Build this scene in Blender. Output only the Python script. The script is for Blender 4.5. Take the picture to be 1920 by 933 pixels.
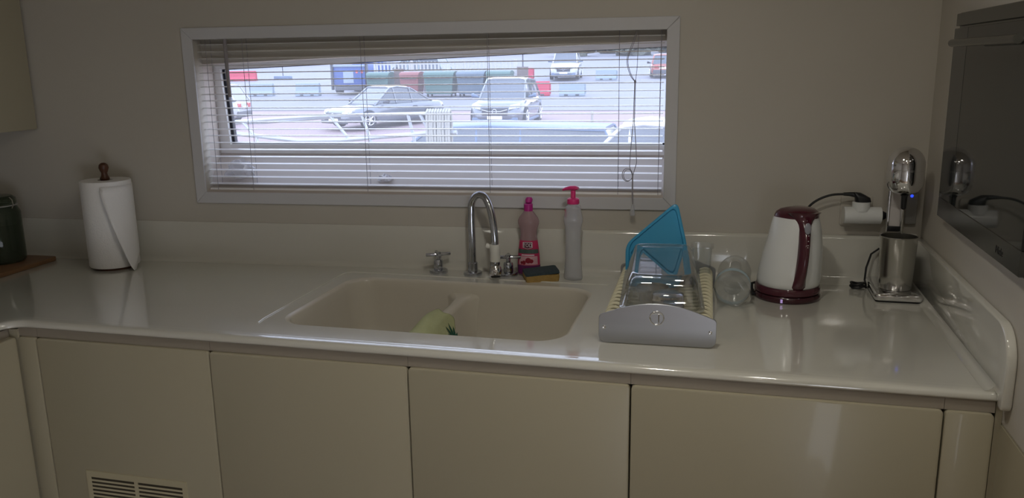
import bpy, bmesh, math, random
from math import sin, cos, pi, radians as rad, atan2, hypot, sqrt
from mathutils import Vector, Matrix
random.seed(7)
for o in list(bpy.data.objects): bpy.data.objects.remove(o)
SC = bpy.context.scene
COL = SC.collection
Z0 = 0.9                                   # worktop height above the floor
# ------------------------------------------------------------------ camera
cam_d = bpy.data.cameras.new('camera'); cam = bpy.data.objects.new('camera', cam_d); COL.objects.link(cam)
cam_d.sensor_fit = 'HORIZONTAL'; cam_d.sensor_width = 36.0; cam_d.lens = 1567.9 / 1920 * 36
cam_d.clip_start = 0.02; cam_d.clip_end = 400
YAW, PITCH, ROLL = rad(14.589), rad(12.655), rad(-0.894)
_f = Vector((-sin(YAW)*cos(PITCH), cos(YAW)*cos(PITCH), -sin(PITCH))); _r = Vector((cos(YAW), sin(YAW), 0)); _u = _r.cross(_f)
_r2 = cos(ROLL)*_r + sin(ROLL)*_u; _u2 = -sin(ROLL)*_r + cos(ROLL)*_u
_m = Matrix((_r2, _u2, -_f)).transposed().to_4x4(); _m.translation = (0, -1.59, Z0 + 0.6)
cam.matrix_world = _m
SC.camera = cam
# ------------------------------------------------------------------ sky (bright overcast) and exposure
wd = bpy.data.worlds.new('overcast_sky'); SC.world = wd; wd.use_nodes = True
nt = wd.node_tree; bg = nt.nodes['Background']
tc = nt.nodes.new('ShaderNodeTexCoord'); sep = nt.nodes.new('ShaderNodeSeparateXYZ'); rp = nt.nodes.new('ShaderNodeValToRGB')
nt.links.new(tc.outputs['Generated'], sep.inputs[0]); nt.links.new(sep.outputs['Z'], rp.inputs[0]); nt.links.new(rp.outputs[0], bg.inputs[0])
rp.color_ramp.elements[0].position = 0.0; rp.color_ramp.elements[0].color = (0.86, 0.90, 1.0, 1)
rp.color_ramp.elements[1].position = 0.7; rp.color_ramp.elements[1].color = (0.72, 0.82, 1.0, 1)
bg.inputs['Strength'].default_value = 4.3
vs = SC.view_settings; vs.view_transform = 'Standard'; vs.look = 'None'; vs.gamma = 1.0; vs.use_curve_mapping = False; vs.exposure = 0.0
# ceiling downlights of the galley: (x, y, watts)
LAMPS = [(0.16, -0.95, 2.8), (-0.20, -0.44, 3.9), (0.20, -2.3, 1.1), (-1.1, -2.3, 0.15)]
LAMP_COL = (1.0, 0.955, 0.85)
CEIL = Z0 + 1.22

# ------------------------------------------------------------------ materials
MATS = {}
def mat(name, col, rough=0.5, metal=0.0, var=0.0, vscale=8.0, bump=0.0, bscale=60.0, trans=0.0, ior=1.45, coat=0.0, spec=0.5, emit=None, estr=0.0, alpha=1.0, sss=0.0, stretch=None):
    m = bpy.data.materials.new(name); m.use_nodes = True; n = m.node_tree; b = n.nodes['Principled BSDF']
    b.inputs['Base Color'].default_value = (*col, 1); b.inputs['Roughness'].default_value = rough; b.inputs['Metallic'].default_value = metal
    b.inputs['Transmission Weight'].default_value = trans; b.inputs['IOR'].default_value = ior; b.inputs['Coat Weight'].default_value = coat
    b.inputs['Coat Roughness'].default_value = 0.06; b.inputs['Specular IOR Level'].default_value = spec; b.inputs['Alpha'].default_value = alpha
    if emit: b.inputs['Emission Color'].default_value = (*emit, 1); b.inputs['Emission Strength'].default_value = estr
    co = n.nodes.new('ShaderNodeTexCoord'); src = co.outputs['Object']
    if stretch:
        mp = n.nodes.new('ShaderNodeMapping'); mp.inputs['Scale'].default_value = stretch; n.links.new(src, mp.inputs[0]); src = mp.outputs[0]
    if var > 0:
        ns = n.nodes.new('ShaderNodeTexNoise'); ns.inputs['Scale'].default_value = vscale; ns.inputs['Detail'].default_value = 4
        mx = n.nodes.new('ShaderNodeMixRGB'); mx.blend_type = 'MULTIPLY'; mx.inputs[0].default_value = 1
        r = n.nodes.new('ShaderNodeMapRange'); r.inputs['To Min'].default_value = 1 - var; r.inputs['To Max'].default_value = 1 + var
        n.links.new(src, ns.inputs['Vector']); n.links.new(ns.outputs['Fac'], r.inputs['Value'])
        mx.inputs[1].default_value = (*col, 1); n.links.new(r.outputs[0], mx.inputs[2]); n.links.new(mx.outputs[0], b.inputs['Base Color'])
    if bump > 0:
        nb = n.nodes.new('ShaderNodeTexNoise'); nb.inputs['Scale'].default_value = bscale; nb.inputs['Detail'].default_value = 3
        bp_ = n.nodes.new('ShaderNodeBump'); bp_.inputs['Strength'].default_value = bump; bp_.inputs['Distance'].default_value = 0.01
        n.links.new(src, nb.inputs['Vector']); n.links.new(nb.outputs['Fac'], bp_.inputs['Height']); n.links.new(bp_.outputs[0], b.inputs['Normal'])
    b.inputs['Coat IOR'].default_value = 1.6
    MATS[name] = m
    return m
M = MATS
mat('wall', (0.51, 0.475, 0.415), 0.55, var=0.03, vscale=3, bump=0.03, bscale=140)
mat('ceiling', (0.62, 0.58, 0.50), 0.7, var=0.02)
mat('floor_wood', (0.25, 0.17, 0.10), 0.35, var=0.25, vscale=5, stretch=(1, 9, 1))
mat('casing', (0.575, 0.57, 0.585), 0.4, var=0.02, vscale=4)
mat('reveal', (0.50, 0.44, 0.39), 0.5, var=0.03, vscale=4)
mat('white_frame', (0.86, 0.86, 0.86), 0.35, var=0.02)
mat('gasket', (0.012, 0.012, 0.02), 0.4)
mat('worktop', (0.60, 0.585, 0.525), 0.11, var=0.025, vscale=5, coat=1.0)
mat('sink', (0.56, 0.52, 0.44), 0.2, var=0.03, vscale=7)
mat('cabinet', (0.415, 0.375, 0.272), 0.32, var=0.02, vscale=2, coat=0.15)
mat('cabinet_shade', (0.06, 0.05, 0.035), 0.7)  # near-black colour standing in for shade in door gaps and vent
mat('fascia', (0.31, 0.27, 0.22), 0.45, var=0.03)
mat('vent', (0.50, 0.45, 0.31), 0.4)
mat('slat', (0.90, 0.89, 0.90), 0.32, var=0.01)
mat('cord', (0.30, 0.28, 0.30), 0.7)
mat('wand', (0.26, 0.24, 0.25), 0.35)
mat('chrome', (0.78, 0.78, 0.80), 0.06, metal=1)
mat('tap_chrome', (0.55, 0.57, 0.62), 0.12, metal=1)
mat('steel', (0.58, 0.57, 0.54), 0.22, metal=1, var=0.06, vscale=20, stretch=(1, 1, 0.06))
mat('alu', (0.46, 0.47, 0.50), 0.36, metal=1, var=0.10, vscale=7, stretch=(0.4, 1, 4))
mat('oven_steel', (0.13, 0.135, 0.13), 0.22, metal=1, var=0.04)
mat('oven_glass', (0.012, 0.014, 0.014), 0.04, spec=0.6)
mat('oven_panel', (0.030, 0.033, 0.033), 0.06, spec=0.6)
mat('white_plastic', (0.74, 0.75, 0.74), 0.25, coat=0.2)
mat('ivory_plastic', (0.72, 0.71, 0.66), 0.3)
mat('cream_wire', (0.62, 0.58, 0.42), 0.3)
mat('maroon', (0.070, 0.012, 0.022), 0.16, coat=0.5)
mat('maroon_dark', (0.045, 0.009, 0.015), 0.2, coat=0.3)
mat('grey_button', (0.30, 0.30, 0.34), 0.25)
mat('black_plastic', (0.012, 0.012, 0.014), 0.35)
mat('black_rubber', (0.008, 0.008, 0.009), 0.5)
mat('grey_plastic', (0.33, 0.32, 0.30), 0.4)
mat('pink_cap', (0.45, 0.02, 0.24), 0.3)
mat('pink_pump', (0.72, 0.035, 0.20), 0.28)
mat('blue_lid', (0.05, 0.33, 0.58), 0.3, var=0.03)
mat('soap_liquid', (0.55, 0.38, 0.40), 0.12, trans=0.45, ior=1.33)
mat('soap_base', (0.13, 0.02, 0.10), 0.2)
mat('label_pink', (0.50, 0.03, 0.11), 0.35, var=0.25, vscale=60)
mat('label_badge', (0.09, 0.01, 0.03), 0.4)
mat('label_white', (0.75, 0.72, 0.74), 0.4)
mat('label_green', (0.06, 0.10, 0.085), 0.5, var=0.4, vscale=200)
mat('label_fruit', (0.26, 0.012, 0.03), 0.4)
mat('label_pale', (0.62, 0.36, 0.40), 0.4, var=0.1, vscale=60)
mat('glass', (0.97, 0.98, 0.99), 0.02, trans=1.0, ior=1.47)
mat('tumbler_glass', (0.90, 0.88, 0.97), 0.04, trans=1.0, ior=1.45)
mat('dark_glass', (0.16, 0.20, 0.14), 0.06, trans=0.8, ior=1.3)
mat('jar_content', (0.030, 0.032, 0.014), 0.6, var=0.4, vscale=60)
mat('blue_band', (0.42, 0.55, 0.62), 0.3)
mat('paper', (0.80, 0.79, 0.78), 0.85, bump=0.15, bscale=220)
mat('dark_wood', (0.085, 0.032, 0.016), 0.35, var=0.3, vscale=25, stretch=(1, 1, .2))
mat('board_wood', (0.22, 0.12, 0.06), 0.45, var=0.25, vscale=10, stretch=(6, .6, 1))
mat('sponge_yellow', (0.42, 0.27, 0.085), 0.9, var=0.15, vscale=80, bump=0.6, bscale=400)
mat('scourer', (0.045, 0.065, 0.075), 0.95, var=0.3, vscale=150, bump=0.5, bscale=500)
mat('cloth', (0.44, 0.46, 0.25), 0.9, var=0.10, vscale=30, bump=0.3, bscale=500)
mat('cloth_print', (0.012, 0.075, 0.045), 0.9)
mat('mixer_panel', (0.62, 0.58, 0.56), 0.3)
mat('led_blue', (0.02, 0.05, 0.9), 0.3, emit=(0.03, 0.08, 1.0), estr=1.2)
mat('led_violet', (0.5, 0.35, 0.7), 0.3, emit=(0.6, 0.42, 0.9), estr=0.35)
mat('lamp_lens', (1, 1, 1), 0.3, emit=LAMP_COL, estr=9.0)
mat('lamp_ring', (0.7, 0.69, 0.66), 0.3, metal=1)
mat('lettering', (0.012, 0.012, 0.012), 0.4)
# outdoors
mat('asphalt', (0.185, 0.185, 0.215), 0.85, var=0.10, vscale=0.35)
mat('kerb', (0.24, 0.235, 0.25), 0.85, var=0.08)
mat('deck', (0.20, 0.145, 0.10), 0.6)
mat('silver_paint', (0.15, 0.165, 0.195), 0.25, metal=0.35, coat=0.6)
mat('white_paint', (0.42, 0.44, 0.47), 0.25, coat=0.6)
mat('slate_paint', (0.10, 0.145, 0.23), 0.45, metal=0.0, coat=0.1)
mat('grey_blue_paint', (0.34, 0.39, 0.46), 0.25, metal=0.3, coat=0.6)
mat('orange_paint', (0.30, 0.085, 0.07), 0.3, coat=0.5)
mat('teal_paint', (0.22, 0.29, 0.31), 0.3, coat=0.5)
mat('car_glass', (0.06, 0.075, 0.10), 0.06, coat=0.5)
mat('tyre', (0.03, 0.032, 0.04), 0.8)
mat('rim', (0.55, 0.56, 0.60), 0.3, metal=0.7)
mat('trim_dark', (0.055, 0.06, 0.075), 0.5)
mat('lamp_clear', (0.40, 0.42, 0.46), 0.1, coat=0.6)
mat('lamp_red', (0.45, 0.05, 0.06), 0.2, coat=0.5)
mat('plate', (0.70, 0.70, 0.66), 0.5)
mat('red_barrier', (0.42, 0.02, 0.06), 0.45)
mat('pale_barrier', (0.23, 0.28, 0.33), 0.5)
mat('blue_body', (0.03, 0.075, 0.26), 0.4)
mat('pale_panel', (0.24, 0.29, 0.35), 0.4)
mat('bin_green', (0.055, 0.115, 0.105), 0.5, var=0.12, vscale=3)
mat('bin_blue', (0.08, 0.115, 0.15), 0.5, var=0.1, vscale=3)
mat('bin_red', (0.19, 0.06, 0.06), 0.5, var=0.1, vscale=3)
mat('brown_board', (0.13, 0.10, 0.095), 0.7)
mat('fence_white', (0.42, 0.42, 0.43), 0.5)
mat('rail_tube', (0.40, 0.43, 0.48), 0.25, metal=0.3)
mat('rope_white', (0.36, 0.355, 0.33), 0.85, var=0.08, vscale=40)
mat('leaf_far', (0.10, 0.11, 0.09), 0.9, var=0.4, vscale=1.2)
mat('bark', (0.16, 0.13, 0.11), 0.9)
def brick_mat():
    m = bpy.data.materials.new('brick_paving'); m.use_nodes = True; n = m.node_tree; b = n.nodes['Principled BSDF']
    co = n.nodes.new('ShaderNodeTexCoord'); mp = n.nodes.new('ShaderNodeMapping'); br = n.nodes.new('ShaderNodeTexBrick')
    mp.inputs['Rotation'].default_value = (0, 0, rad(35)); mp.inputs['Scale'].default_value = (2.2, 2.2, 2.2)
    br.inputs['Color1'].default_value = (0.27, 0.19, 0.195, 1); br.inputs['Color2'].default_value = (0.24, 0.17, 0.178, 1); br.inputs['Mortar'].default_value = (0.26, 0.215, 0.22, 1)
    n.links.new(co.outputs['Object'], mp.inputs[0]); n.links.new(mp.outputs[0], br.inputs[0]); n.links.new(br.outputs[0], b.inputs['Base Color']); b.inputs['Roughness'].default_value = 0.85
    M['brick_paving'] = m
brick_mat()
def pane_mat():                                   # salty, dusty glass
    m = bpy.data.materials.new('window_glass'); m.use_nodes = True; n = m.node_tree
    for x in list(n.nodes): n.nodes.remove(x)
    out = n.nodes.new('ShaderNodeOutputMaterial'); tr = n.nodes.new('ShaderNodeBsdfTransparent'); gl = n.nodes.new('ShaderNodeBsdfGlossy'); tl = n.nodes.new('ShaderNodeBsdfTranslucent')
    tr.inputs[0].default_value = (0.93, 0.95, 1, 1); gl.inputs['Roughness'].default_value = 0.02; tl.inputs[0].default_value = (0.9, 0.92, 1, 1)
    ns = n.nodes.new('ShaderNodeTexNoise'); ns.inputs['Scale'].default_value = 9; mr = n.nodes.new('ShaderNodeMapRange'); mr.inputs['To Min'].default_value = 0.03; mr.inputs['To Max'].default_value = 0.08
    m1 = n.nodes.new('ShaderNodeMixShader'); m2 = n.nodes.new('ShaderNodeMixShader'); m2.inputs[0].default_value = 0.05
    co = n.nodes.new('ShaderNodeTexCoord'); n.links.new(co.outputs['Object'], ns.inputs['Vector']); n.links.new(ns.outputs['Fac'], mr.inputs['Value']); n.links.new(mr.outputs[0], m1.inputs[0])
    n.links.new(tr.outputs[0], m1.inputs[1]); n.links.new(tl.outputs[0], m1.inputs[2]); n.links.new(m1.outputs[0], m2.inputs[1]); n.links.new(gl.outputs[0], m2.inputs[2]); n.links.new(m2.outputs[0], out.inputs[0])
    M['window_glass'] = m
pane_mat()
def film_mat():                                   # thin crumpled clear plastic
    m = bpy.data.materials.new('plastic_film'); m.use_nodes = True; n = m.node_tree
    for x in list(n.nodes): n.nodes.remove(x)
    out = n.nodes.new('ShaderNodeOutputMaterial'); tr = n.nodes.new('ShaderNodeBsdfTransparent'); gl = n.nodes.new('ShaderNodeBsdfGlossy'); tl = n.nodes.new('ShaderNodeBsdfDiffuse')
    gl.inputs['Roughness'].default_value = 0.15; tl.inputs[0].default_value = (0.8, 0.8, 0.82, 1); tr.inputs[0].default_value = (0.95, 0.95, 0.97, 1)
    m1 = n.nodes.new('ShaderNodeMixShader'); m2 = n.nodes.new('ShaderNodeMixShader'); m1.inputs[0].default_value = 0.42; m2.inputs[0].default_value = 0.12
    n.links.new(tr.outputs[0], m1.inputs[1]); n.links.new(tl.outputs[0], m1.inputs[2]); n.links.new(m1.outputs[0], m2.inputs[1]); n.links.new(gl.outputs[0], m2.inputs[2]); n.links.new(m2.outputs[0], out.inputs[0])
    M['plastic_film'] = m
film_mat()
def thin_mat(name, dif, difcol, ior=0.6, rough=0.05, tint=(0.97, 0.98, 0.98), base=0.05):
    m = bpy.data.materials.new(name); m.use_nodes = True; n = m.node_tree
    for x in list(n.nodes): n.nodes.remove(x)
    out = n.nodes.new('ShaderNodeOutputMaterial'); tr = n.nodes.new('ShaderNodeBsdfTransparent'); gl = n.nodes.new('ShaderNodeBsdfGlossy'); df = n.nodes.new('ShaderNodeBsdfDiffuse'); tl = n.nodes.new('ShaderNodeBsdfTranslucent'); lw = n.nodes.new('ShaderNodeLayerWeight'); lw.inputs['Blend'].default_value = 0.5; pw = n.nodes.new('ShaderNodeMath'); pw.operation = 'POWER'; pw.inputs[1].default_value = 3.0; fr = n.nodes.new('ShaderNodeMath'); fr.operation = 'MULTIPLY_ADD'; fr.inputs[1].default_value = ior; fr.inputs[2].default_value = base
    n.links.new(lw.outputs['Facing'], pw.inputs[0]); n.links.new(pw.outputs[0], fr.inputs[0])
    tr.inputs[0].default_value = (*tint, 1); gl.inputs['Roughness'].default_value = rough; df.inputs[0].default_value = (*difcol, 1); tl.inputs[0].default_value = (*difcol, 1)
    m0 = n.nodes.new('ShaderNodeMixShader'); m1 = n.nodes.new('ShaderNodeMixShader'); m2 = n.nodes.new('ShaderNodeMixShader'); m0.inputs[0].default_value = 0.4; m1.inputs[0].default_value = dif
    n.links.new(df.outputs[0], m0.inputs[1]); n.links.new(tl.outputs[0], m0.inputs[2]); n.links.new(tr.outputs[0], m1.inputs[1]); n.links.new(m0.outputs[0], m1.inputs[2])
    n.links.new(fr.outputs[0], m2.inputs[0]); n.links.new(m1.outputs[0], m2.inputs[1]); n.links.new(gl.outputs[0], m2.inputs[2]); n.links.new(m2.outputs[0], out.inputs[0])
    M[name] = m
thin_mat('pet', 0.14, (0.85, 0.88, 0.90), 0.8, 0.04)
thin_mat('frosted', 0.38, (0.88, 0.89, 0.95), 0.9, 0.12)
thin_mat('cup_film', 0.08, (0.8, 0.82, 0.86), 0.6, 0.04)
thin_mat('dish_glass', 0.03, (0.8, 0.84, 0.9), 0.75, 0.03, base=0.20)

# ------------------------------------------------------------------ mesh helpers
class MB:
    def __init__(s): s.v = []; s.f = []
    def add(s, vs, fs):
        k = len(s.v); s.v += [tuple(p) for p in vs]; s.f += [tuple(i + k for i in q) for q in fs]; return s
    def box(s, a, b):
        x0, y0, z0 = a; x1, y1, z1 = b
        return s.add([(x0,y0,z0),(x1,y0,z0),(x1,y1,z0),(x0,y1,z0),(x0,y0,z1),(x1,y0,z1),(x1,y1,z1),(x0,y1,z1)],
                     [(0,3,2,1),(4,5,6,7),(0,1,5,4),(1,2,6,5),(2,3,7,6),(3,0,4,7)])
    def rings(s, rs, closed=True, cap=True):
        n = len(rs[0]); vs = [p for r in rs for p in r]; fs = []
        for i in range(len(rs) - 1):
            for j in range(n if closed else n - 1):
                k = (j + 1) % n; fs.append((i*n + j, i*n + k, (i+1)*n + k, (i+1)*n + j))
        if cap and closed:
            fs.append(tuple(reversed(range(n)))); fs.append(tuple((len(rs)-1)*n + j for j in range(n)))
        return s.add(vs, fs)
    def lathe(s, prof, seg=32, c=(0, 0, 0), cap=False, fn=None):
        rs = []
        for (r, z) in prof:
            ring = []
            for j in range(seg):
                a = 2*pi*j/seg; rr = r
                p = (c[0] + rr*cos(a), c[1] + rr*sin(a), c[2] + z)
                if fn: p = fn(p, a, r, z)
                ring.append(p)
            rs.append(ring)
        return s.rings(rs, True, cap)
    def tube(s, pts, r, seg=10, cap=True, closed=False):
        P = [Vector(p) for p in pts]; n = len(P); rs = []
        R = r if isinstance(r, (list, tuple)) else [r]*n
        up = None
        for i, p in enumerate(P):
            if closed: t = P[(i+1) % n] - P[i-1]
            else: t = (P[min(i+1, n-1)] - P[max(i-1, 0)])
            t.normalize()
            if up is None:
                up = Vector((0, 0, 1)) if abs(t.z) < .9 else Vector((1, 0, 0))
            a = t.cross(up); 
            if a.length < 1e-6: a = t.cross(Vector((0, 1, 0)))
            a.normalize(); b = a.cross(t).normalized(); up = b
            rs.append([tuple(p + R[i]*(cos(2*pi*j/seg)*a + sin(2*pi*j/seg)*b)) for j in range(seg)])
        if closed: rs.append(rs[0]); cap = False
        return s.rings(rs, True, cap)
    def prism(s, outline, d0, d1, axis='y'):
        f = {'y': lambda a, b, d: (a, d, b), 'z': lambda a, b, d: (a, b, d), 'x': lambda a, b, d: (d, a, b)}[axis]
        return s.rings([[f(a, b, d0) for a, b in outline], [f(a, b, d1) for a, b in outline]])
    def build(s, name, m, parent=None, smooth=35, bevel=0.0, bseg=2, loc=None, rot=None):
        me = bpy.data.meshes.new(name); me.from_pydata(s.v, [], s.f)
        bm = bmesh.new(); bm.from_mesh(me); bmesh.ops.recalc_face_normals(bm, faces=bm.faces)
        if bevel > 0:
            es = [e for e in bm.edges if len(e.link_faces) == 2 and e.calc_face_angle(0) > rad(30)]
            bmesh.ops.bevel(bm, geom=es, offset=bevel, segments=bseg, profile=0.5, affect='EDGES', clamp_overlap=True)
        for q in bm.faces: q.smooth = smooth > 0
        bm.to_mesh(me); bm.free()
        if smooth > 0: me.set_sharp_from_angle(angle=rad(smooth))
        me.materials.append(M[m])
        o = bpy.data.objects.new(name, me); COL.objects.link(o)
        if parent: o.parent = parent
        if loc: o.location = loc
        if rot: o.rotation_euler = rot
        return o
def tag(o, label=None, cat=None, group=None, kind=None):
    if label: o['label'] = label
    if cat: o['category'] = cat
    if group: o['group'] = group
    if kind: o['kind'] = kind
    return o
def thing(name, label, cat, loc=(0, 0, 0), rz=0.0, group=None):
    o = bpy.data.objects.new(name, None); COL.objects.link(o); o.empty_display_size = 0.05
    o.location = loc; o.rotation_euler = (0, 0, rz)
    return tag(o, label, cat, group)
def struct(o): o['kind'] = 'structure'; return o
def rrect(cx, cy, hx, hy, r, n=6):
    out = []
    for (sx, sy, a0) in ((1, 1, 0), (-1, 1, 90), (-1, -1, 180), (1, -1, 270)):
        for k in range(n + 1):
            a = rad(a0 + 90*k/n); out.append((cx + sx*(hx - r) + r*cos(a), cy + sy*(hy - r) + r*sin(a)))
    return out
def text_mesh(txt, size, name, m, parent, loc, rot, extrude=0.0003, font_scale=(1, 1, 1)):
    cu = bpy.data.curves.new('lettering', 'FONT'); cu.body = txt; cu.size = size; cu.extrude = extrude; cu.align_x = 'CENTER'; cu.align_y = 'CENTER'
    t = bpy.data.objects.new('tmp_text', cu); COL.objects.link(t)
    dg = bpy.context.evaluated_depsgraph_get(); me = bpy.data.meshes.new_from_object(t.evaluated_get(dg)); bpy.data.objects.remove(t)
    me.materials.clear(); me.materials.append(M[m])
    o = bpy.data.objects.new(name, me); COL.objects.link(o); o.parent = parent; o.location = loc; o.rotation_euler = rot; o.scale = font_scale
    return o
def smooth(pts, n=4):                              # Catmull-Rom through the points
    P = [Vector(p) for p in pts]; out = []
    for i in range(len(P)-1):
        a, b_, c, d = P[max(i-1, 0)], P[i], P[i+1], P[min(i+2, len(P)-1)]
        for k in range(n):
            t = k/n; out.append(tuple(.5*((2*b_) + (c-a)*t + (2*a-5*b_+4*c-d)*t*t + (3*b_-a-3*c+d)*t**3)))
    return out + [tuple(P[-1])]
def arc(c, r, a0, a1, n):
    return [(c[0] + r*cos(rad(a0 + (a1-a0)*k/n)), c[1] + r*sin(rad(a0 + (a1-a0)*k/n))) for k in range(n + 1)]

# ------------------------------------------------------------------ the room
WA = math.atan(0.07)                              # the hull side runs 4 degrees off the worktop front
WLOC = (0, 0.7553, Z0)
WROT = (0, 0, WA)
def wy(x): return 0.7553 + 0.07*x
H = CEIL - Z0
LX, RX, BY = -2.46, 0.505, -3.3                   # left wall, right wall, wall behind
WX0, WX1, WZ0, WZ1 = -1.553, -0.171, 0.222, 0.676  # window opening in wall coordinates
HZ1 = 0.706                                       # the opening runs up behind the casing, room for the headrail
b = MB()
b.box((-2.7, 0, -1.05), (WX0, 0.04, H+.1)); b.box((WX1, 0, -1.05), (0.75, 0.04, H+.1)); b.box((WX0, 0, -1.05), (WX1, 0.04, WZ0)); b.box((WX0, 0, HZ1), (WX1, 0.04, H+.1))
struct(b.build('wall_back', 'wall', smooth=0, loc=WLOC, rot=WROT))
struct(MB().box((LX-.1, BY-.1, 0), (LX, 0.75, CEIL)).build('wall_left', 'wall', smooth=0))
struct(MB().box((RX, BY-.1, Z0-0.060), (RX+.1, 0.84, CEIL)).build('wall_right', 'wall', smooth=0))
struct(MB().box((LX, BY-.1, 0), (RX, BY, CEIL)).build('wall_front', 'wall', smooth=0))
struct(MB().box((LX-.3, BY-.2, -0.1), (RX+.2, 0.95, 0)).build('floor', 'floor_wood', smooth=0))
struct(MB().box((LX-.3, BY-.2, CEIL), (RX+.2, 0.95, CEIL+.1)).build('ceiling', 'ceiling', smooth=0))
for (x, y, w) in LAMPS:
    where = {(True, True): 'above the floor in front of the oven wall', (False, True): 'above the floor in front of the dish rack', (True, False): 'near the rear wall on the oven side', (False, False): 'near the rear wall away from the oven'}[(x > -0.2, y > -1.5)]
    t = thing('ceiling_downlight', 'round recessed ceiling downlight with metal rim ' + where, 'ceiling light', (x, y, CEIL), 0, 'ceiling downlights')
    MB().lathe([(.048, -.001), (.062, -.001), (.062, -.008), (.05, -.010), (.048, -.006), (.048, -.001)], 32).build('rim', 'lamp_ring', t)
    MB().lathe([(.0001, -.004), (.047, -.004), (.047, -.001), (.0001, -.001)], 32).build('lens', 'lamp_lens', t)
    ld = bpy.data.lights.new('downlight', 'AREA'); ld.shape = 'DISK'; ld.size = 0.09; ld.energy = w; ld.color = LAMP_COL
    lo = bpy.data.objects.new('bulb', ld); COL.objects.link(lo); lo.parent = t; lo.location = (0, 0, -0.012)

# ------------------------------------------------------------------ window_1 : casing, reveal, frame, gasket, pane
win = thing('window_1', None, None, WLOC, WA); struct(win)
CW, CT = 0.034, 0.007
x0, x1, z0, z1 = WX0, WX1, WZ0, WZ1
def casing(quad):
    MB().rings([[(a, -CT, c) for a, c in quad], [(a, 0.0, c) for a, c in quad]]).build('casing_board', 'casing', win, smooth=0, bevel=0.0012, bseg=1)
g = 0.0004
casing([(x0-CW+g, z1+CW), (x1+CW-g, z1+CW), (x1-.0+g*0, z1), (x0, z1)])
casing([(x0-CW+g, z0-CW), (x1+CW-g, z0-CW), (x1, z0), (x0, z0)])
casing([(x0-CW, z0-CW+g), (x0-CW, z1+CW-g), (x0, z1-g), (x0, z0+g)])
casing([(x1+CW, z0-CW+g), (x1+CW, z1+CW-g), (x1, z1-g), (x1, z0+g)])
# outer opening (frame outer edge) at depth .17; the hull opening rises towards the right
D = 0.172
fo = [(-1.592, 0.322), (-0.10, 0.322), (-0.10, 0.652), (-1.592, 0.603)]       # BL BR TR TL frame outer
fi = [(-1.556, 0.351), (-0.12, 0.351), (-0.12, 0.636), (-1.590+.02, 0.588)]    # glass edge
ri = [(x0, z0), (x1, z0), (x1, z1), (x0, z1)]
PZ0, PZ1 = 0.605, 0.648                            # slanting lower edge of the pelmet board
MB().rings([[(x0, yy, HZ1), (x1, yy, HZ1), (x1, yy, PZ1), (x0, yy, PZ0)] for yy in (.042, .055)]).build('pelmet', 'wall', win, smooth=0)
MB().rings([[(x, yy, z) for yy, z in ((.0, z0+.06), (.042, z0+.10), (.042, HZ1), (.0, HZ1))] for x in (x1+.0005, x1+.004)]).build('reveal_side', 'reveal', win, smooth=0)
MB().rings([[(x, yy, z) for yy, z in ((.0, z0+.06), (.042, z0+.10), (.042, HZ1), (.0, HZ1))] for x in (x0-.004, x0-.0005)]).build('reveal_side', 'reveal', win, smooth=0)
nm = ['sill', 'reveal_side', 'reveal_top', 'reveal_side']
for k in range(4):
    a, c = ri[k], ri[(k+1) % 4]; e, d = fo[(k+1) % 4], fo[k]
    if k == 2: a, c = (x1, PZ1), (x0, PZ0)
    yf = .055 if k == 2 else -.001
    o = MB().add([(a[0], yf, a[1]), (c[0], yf, c[1]), (e[0], D, e[1]), (d[0], D, d[1])], [(0, 1, 2, 3)])
    o.add([(p[0]+q[0]*.02, p[1], p[2]+q[1]*.02) for p, q in zip(o.v[:4], [((0,-1),(1,0),(0,1),(-1,0))[k]]*4)], [(3, 2, 1, 0)])
    o.build(nm[k], 'reveal', win, smooth=0)
nm = ['frame_rail', 'frame_stile', 'frame_rail', 'frame_stile']
for k in range(4):
    a, c, e, d = fo[k], fo[(k+1) % 4], fi[(k+1) % 4], fi[k]
    MB().rings([[(p[0], D-.0005, p[1]) for p in (a, c, e, d)], [(p[0], D+.02, p[1]) for p in (a, c, e, d)]]).build(nm[k], 'white_frame', win, smooth=0)
    gi = 0.006 if k in (0,) else 0.009
    cx = sum(p[0] for p in fi)/4; cz = sum(p[1] for p in fi)/4
    def ins(p, t=0.006): return (p[0] + (t*1.6 if p[0] < cx else -t*1.6), p[1] + (t if p[1] < cz else -t*0.3))
    MB().rings([[(p[0], D+.012, p[1]) for p in (d, e, ins(e), ins(d))], [(p[0], D+.03, p[1]) for p in (d, e, ins(e), ins(d))]]).build('gasket', 'gasket', win, smooth=0)
MB().rings([[(p[0], D+.020, p[1]) for p in fi], [(p[0], D+.024, p[1]) for p in fi]]).build('pane', 'window_glass', win, smooth=0)
# hull skin outside, round the opening
hk = MB(); big = [(-3.2, -1.2), (1.4, -1.2), (1.4, 1.6), (-3.2, 1.6)]
for k in range(4):
    a, c, e, d = big[k], big[(k+1) % 4], fo[(k+1) % 4], fo[k]
    hk.rings([[(p[0], D+.005, p[1]) for p in (a, c, e, d)], [(p[0], D+.03, p[1]) for p in (a, c, e, d)]])
struct(hk.build('wall_hull', 'white_frame', smooth=0, loc=WLOC, rot=WROT))

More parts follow.
